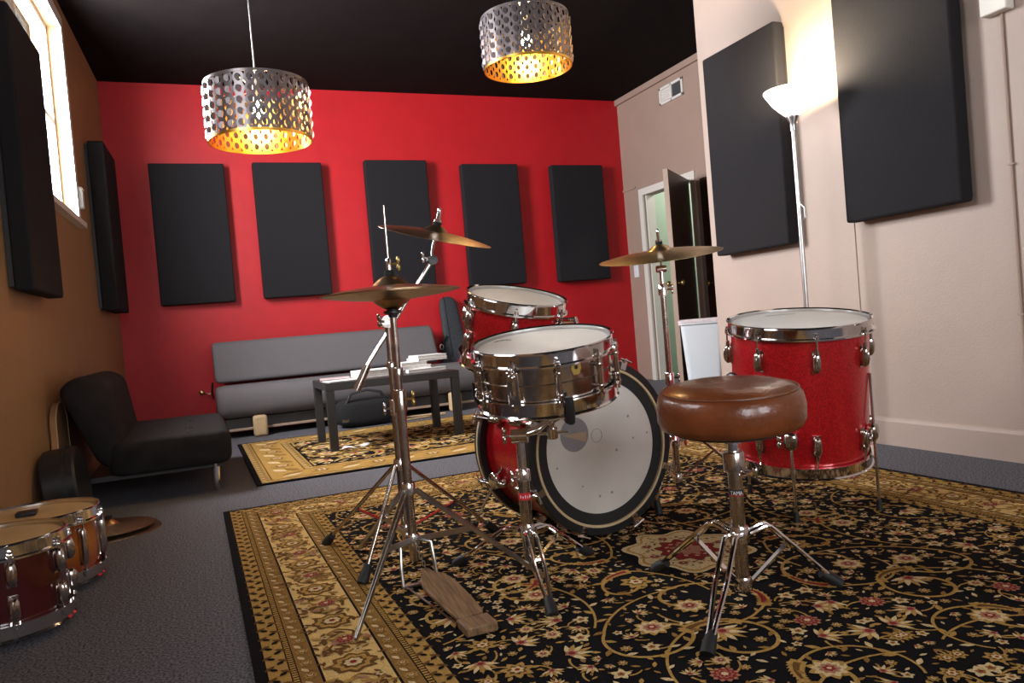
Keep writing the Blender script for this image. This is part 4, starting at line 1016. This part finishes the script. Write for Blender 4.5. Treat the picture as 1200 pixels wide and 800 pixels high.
# snare stand
SX, SY = .846, 2.035
ss = thing('snare_stand', 'chrome tripod snare stand with red sticker band on its tube', 'drum stand', (SX, SY, RZ))
part('lower_tube', MB().cyl((SX, SY, .032), (SX, SY, .30), .0175, n=20), 'chrome_worn', ss)
part('upper_tube', MB().cyl((SX, SY, .29), (SX, SY, .41), .0125, n=18), 'chrome', ss)
c1 = part('height_clamp', sleeve(SX, SY, .285, .318, .0215), 'chrome', ss); mb = MB(); wing(mb, (SX-.020, SY-.006, .30), (-1, -.3, 0), .013); part('wing_nut', mb, 'chrome', c1)
bnd = part('sticker_band', MB().lathe([(.0176, .232), (.0179, .232), (.0179, .253), (.0176, .253)], 28, Matrix.Translation((SX, SY, 0)), True), 'red_sticker', ss)
mb = MB()
for k in range(6):
    a = RAD(-150+k*22); h_ = .006 if k % 2 else .009; x_, y_ = SX+.0181*math.cos(a), SY+.0181*math.sin(a); mb.box(x_-.0012, x_+.0012, y_-.0006, y_+.0006, .238, .238+h_)
part('print_strokes', mb, 'print_white', bnd)
part('leg_collar', sleeve(SX, SY, .125, .160, .023), 'chrome', ss)
tripod(ss, (SX, SY), .142, .045, [(.766, 1.730), (1.068, 2.10), (.700, 2.262)], 'knee', 'chrome', .0058, -.004)
mb = MB(); mb.cyl((SX-.02, SY+.012, .415), (SX+.02, SY-.012, .415), .021, n=18); wing(mb, (SX-.022, SY+.012, .415), (-1, .2, .2), .015); part('basket_tilter', mb, 'chrome_worn', ss)
bc = SN_M @ Vector((0, 0, -.075)); 
part('basket_stem', MB().tube([(SX, SY, .415), (SX+.05, SY-.02, .43), bc, bc-SN_N*.045], .0115, 12), 'chrome', ss)
mb = MB(); mb.cyl(bc-SN_N*.06, bc-SN_N*.03, .016, n=14); mb.cyl(bc-SN_N*.045-CR*.045, bc-SN_N*.045+CR*.045, .005, n=8); part('basket_screw', mb, 'chrome', ss)
for k in range(3):
    a = RAD(-100+120*k); u = (SN_M.to_3x3() @ Vector((math.cos(a), math.sin(a), 0))).normalized(); e0 = SN_M @ Vector((0, 0, -.004))
    p1 = bc+u*.03; p2 = bc+u*.12+SN_N*.035; p3 = e0+u*(SN_R+.014)-SN_N*.022; p4 = e0+u*(SN_R+.030)+SN_N*.012
    am = part('basket_arm', MB().tube([bc-SN_N*.02, p1, p2, p3, p4], .0062, 10), 'chrome', ss)
    part('rubber_grip', MB().tube([p3-u*.022-SN_N*.004, p3+u*.006, p4, p4+SN_N*.035-u*.001], [.0105, .0125, .0125, .011], 12), 'black_rubber', am)

# ------------------------------------------------------------------ throne
TX, TY = 1.217, 1.556
th = thing('drum_throne', 'round brown leather drum throne on chrome tripod', 'stool', (TX, TY, RZ))
seat = thing  # (the seat is leaned a touch towards the camera side)
SEAT_N = tilt(4.0, -.5); SM = frame_z(Vector((TX, TY, .440)), SEAT_N, (1, 0, 0))
R = .176
prof = [(0, .0), (R-.02, .0), (R-.004, .006), (R+.003, .022), (R+.004, .055), (R-.002, .083), (R-.012, .094), (R-.016, .0955), (R-.022, .099), (R-.045, .107), (R-.09, .113), (0, .115)]
st_ = part('seat', MB().lathe(prof, 72, SM), 'leather', th, angle=60)
part('seam', MB().tube([SM @ Vector(((R-.0125)*math.cos(2*PI*i/64), (R-.0125)*math.sin(2*PI*i/64), .0955)) for i in range(64)], .0028, 6, closed=True), 'leather_seam', st_)
part('seat_plate', MB().lathe([(0, -.006), (R-.03, -.006), (R-.03, .002), (0, .002)], 48, SM), 'black_wood', th)
part('seat_clamp', sleeve(TX, TY, .398, .434, .021), 'chrome', th)
mb = MB(); wing(mb, (TX+.02, TY-.006, .422), (1, -.4, 0), .012); part('seat_screw', mb, 'chrome', th)
part('upper_tube', MB().cyl((TX, TY, .33), (TX, TY, .40), .0135, n=18), 'chrome', th)
part('height_collar', sleeve(TX, TY, .330, .378, .0265), 'chrome_worn', th)
part('lower_tube', MB().cyl((TX, TY, .035), (TX, TY, .335), .0175, n=20), 'chrome_worn', th)
mb = MB(); mb.cyl((TX+.006, TY-.018, .318), (TX+.02, TY-.05, .33), .004, n=8); mb.ell((TX+.021, TY-.052, .332), .007, .007, .012); part('height_screw', mb, 'chrome', th)
tbn = part('name_band', MB().lathe([(.0176, .268), (.0180, .268), (.0180, .284), (.0176, .284)], 28, Matrix.Translation((TX, TY, 0)), True), 'print_black', th)
# lettering wrapped round the band
cu = bpy.data.curves.new('lettering', 'FONT'); cu.body = 'TAMA'; cu.size = .0135; cu.align_x = 'CENTER'; cu.extrude = .0002; cu.resolution_u = 2
tmp = bpy.data.objects.new('lettering_curve', cu); COL.objects.link(tmp); dg = bpy.context.evaluated_depsgraph_get(); dg.update()
me = bpy.data.meshes.new_from_object(tmp.evaluated_get(dg)); bpy.data.objects.remove(tmp)
a0 = math.atan2(-TY, -TX)+RAD(2)
for v_ in me.vertices:
    a = a0+v_.co.x*.9/.0182; rr = .0181+v_.co.z
    v_.co = (rr*math.cos(a), rr*math.sin(a), .2712-RZ+v_.co.y)
me.name = 'lettering'; me.materials.clear(); me.materials.append(MATS['print_white']); link('lettering', me, tbn)
part('band_stripe', MB().lathe([(.0181, .2685), (.0183, .2685), (.0183, .2705), (.0181, .2705)], 28, Matrix.Translation((TX, TY, 0)), True), 'red_sticker', tbn)
part('leg_collar', sleeve(TX, TY, .150, .190, .024), 'chrome', th); part('strut_collar', sleeve(TX, TY, .030, .062, .022), 'chrome', th)
tripod(th, (TX, TY), .172, .046, [(.948, 1.345), (1.155, 1.850), (1.455, 1.492)], 'knee', 'chrome', .0062, .012)

# ------------------------------------------------------------------ things against the tan wall behind the futon
bc_ = thing('round_drum_case', 'black round drum case leaning on tan wall behind futon', 'case', M=LEFT_M @ Matrix.Translation((3.33, .105, .176)) @ Matrix.Rotation(RAD(-84), 4, 'X'))
part('body', MB().lathe([(0, -.07), (.160, -.07), (.170, -.06), (.170, .06), (.160, .07), (0, .07)], 48), 'black_plastic', bc_)
part('lid_rim', MB().lathe([(.170, .015), (.174, .015), (.174, .030), (.170, .030)], 48, closed=True), 'black_rubber', bc_)
part('strap', MB().tube([(-.05, .165, 0), (-.045, .183, 0), (.045, .183, 0), (.05, .165, 0)], .007), 'black_cloth', bc_)
bk = thing('wooden_board', 'curved tan wooden board propped between tan wall and futon back', 'board', M=LEFT_M @ Matrix.Translation((2.93, .006, .004)))
ol = rounded([(-.16, 0), (.16, 0), (.19, .20), (.13, .34), (.14, .46), (.05, .53), (-.05, .53), (-.14, .46), (-.13, .34), (-.19, .20)], .07, 4)
part('body', MB().prism(ol, -.03, 0, Matrix.Rotation(PI/2, 4, 'X')), 'brown_card', bk, bevel=.005)
part('edge_binding', MB().tube([(x*1.0, .0300, z+.003) for x, z in ol], .003, 6, closed=True), 'wood_pale', bk)

for o in list(bpy.data.objects):
    if '_o' in o: del o['_o']
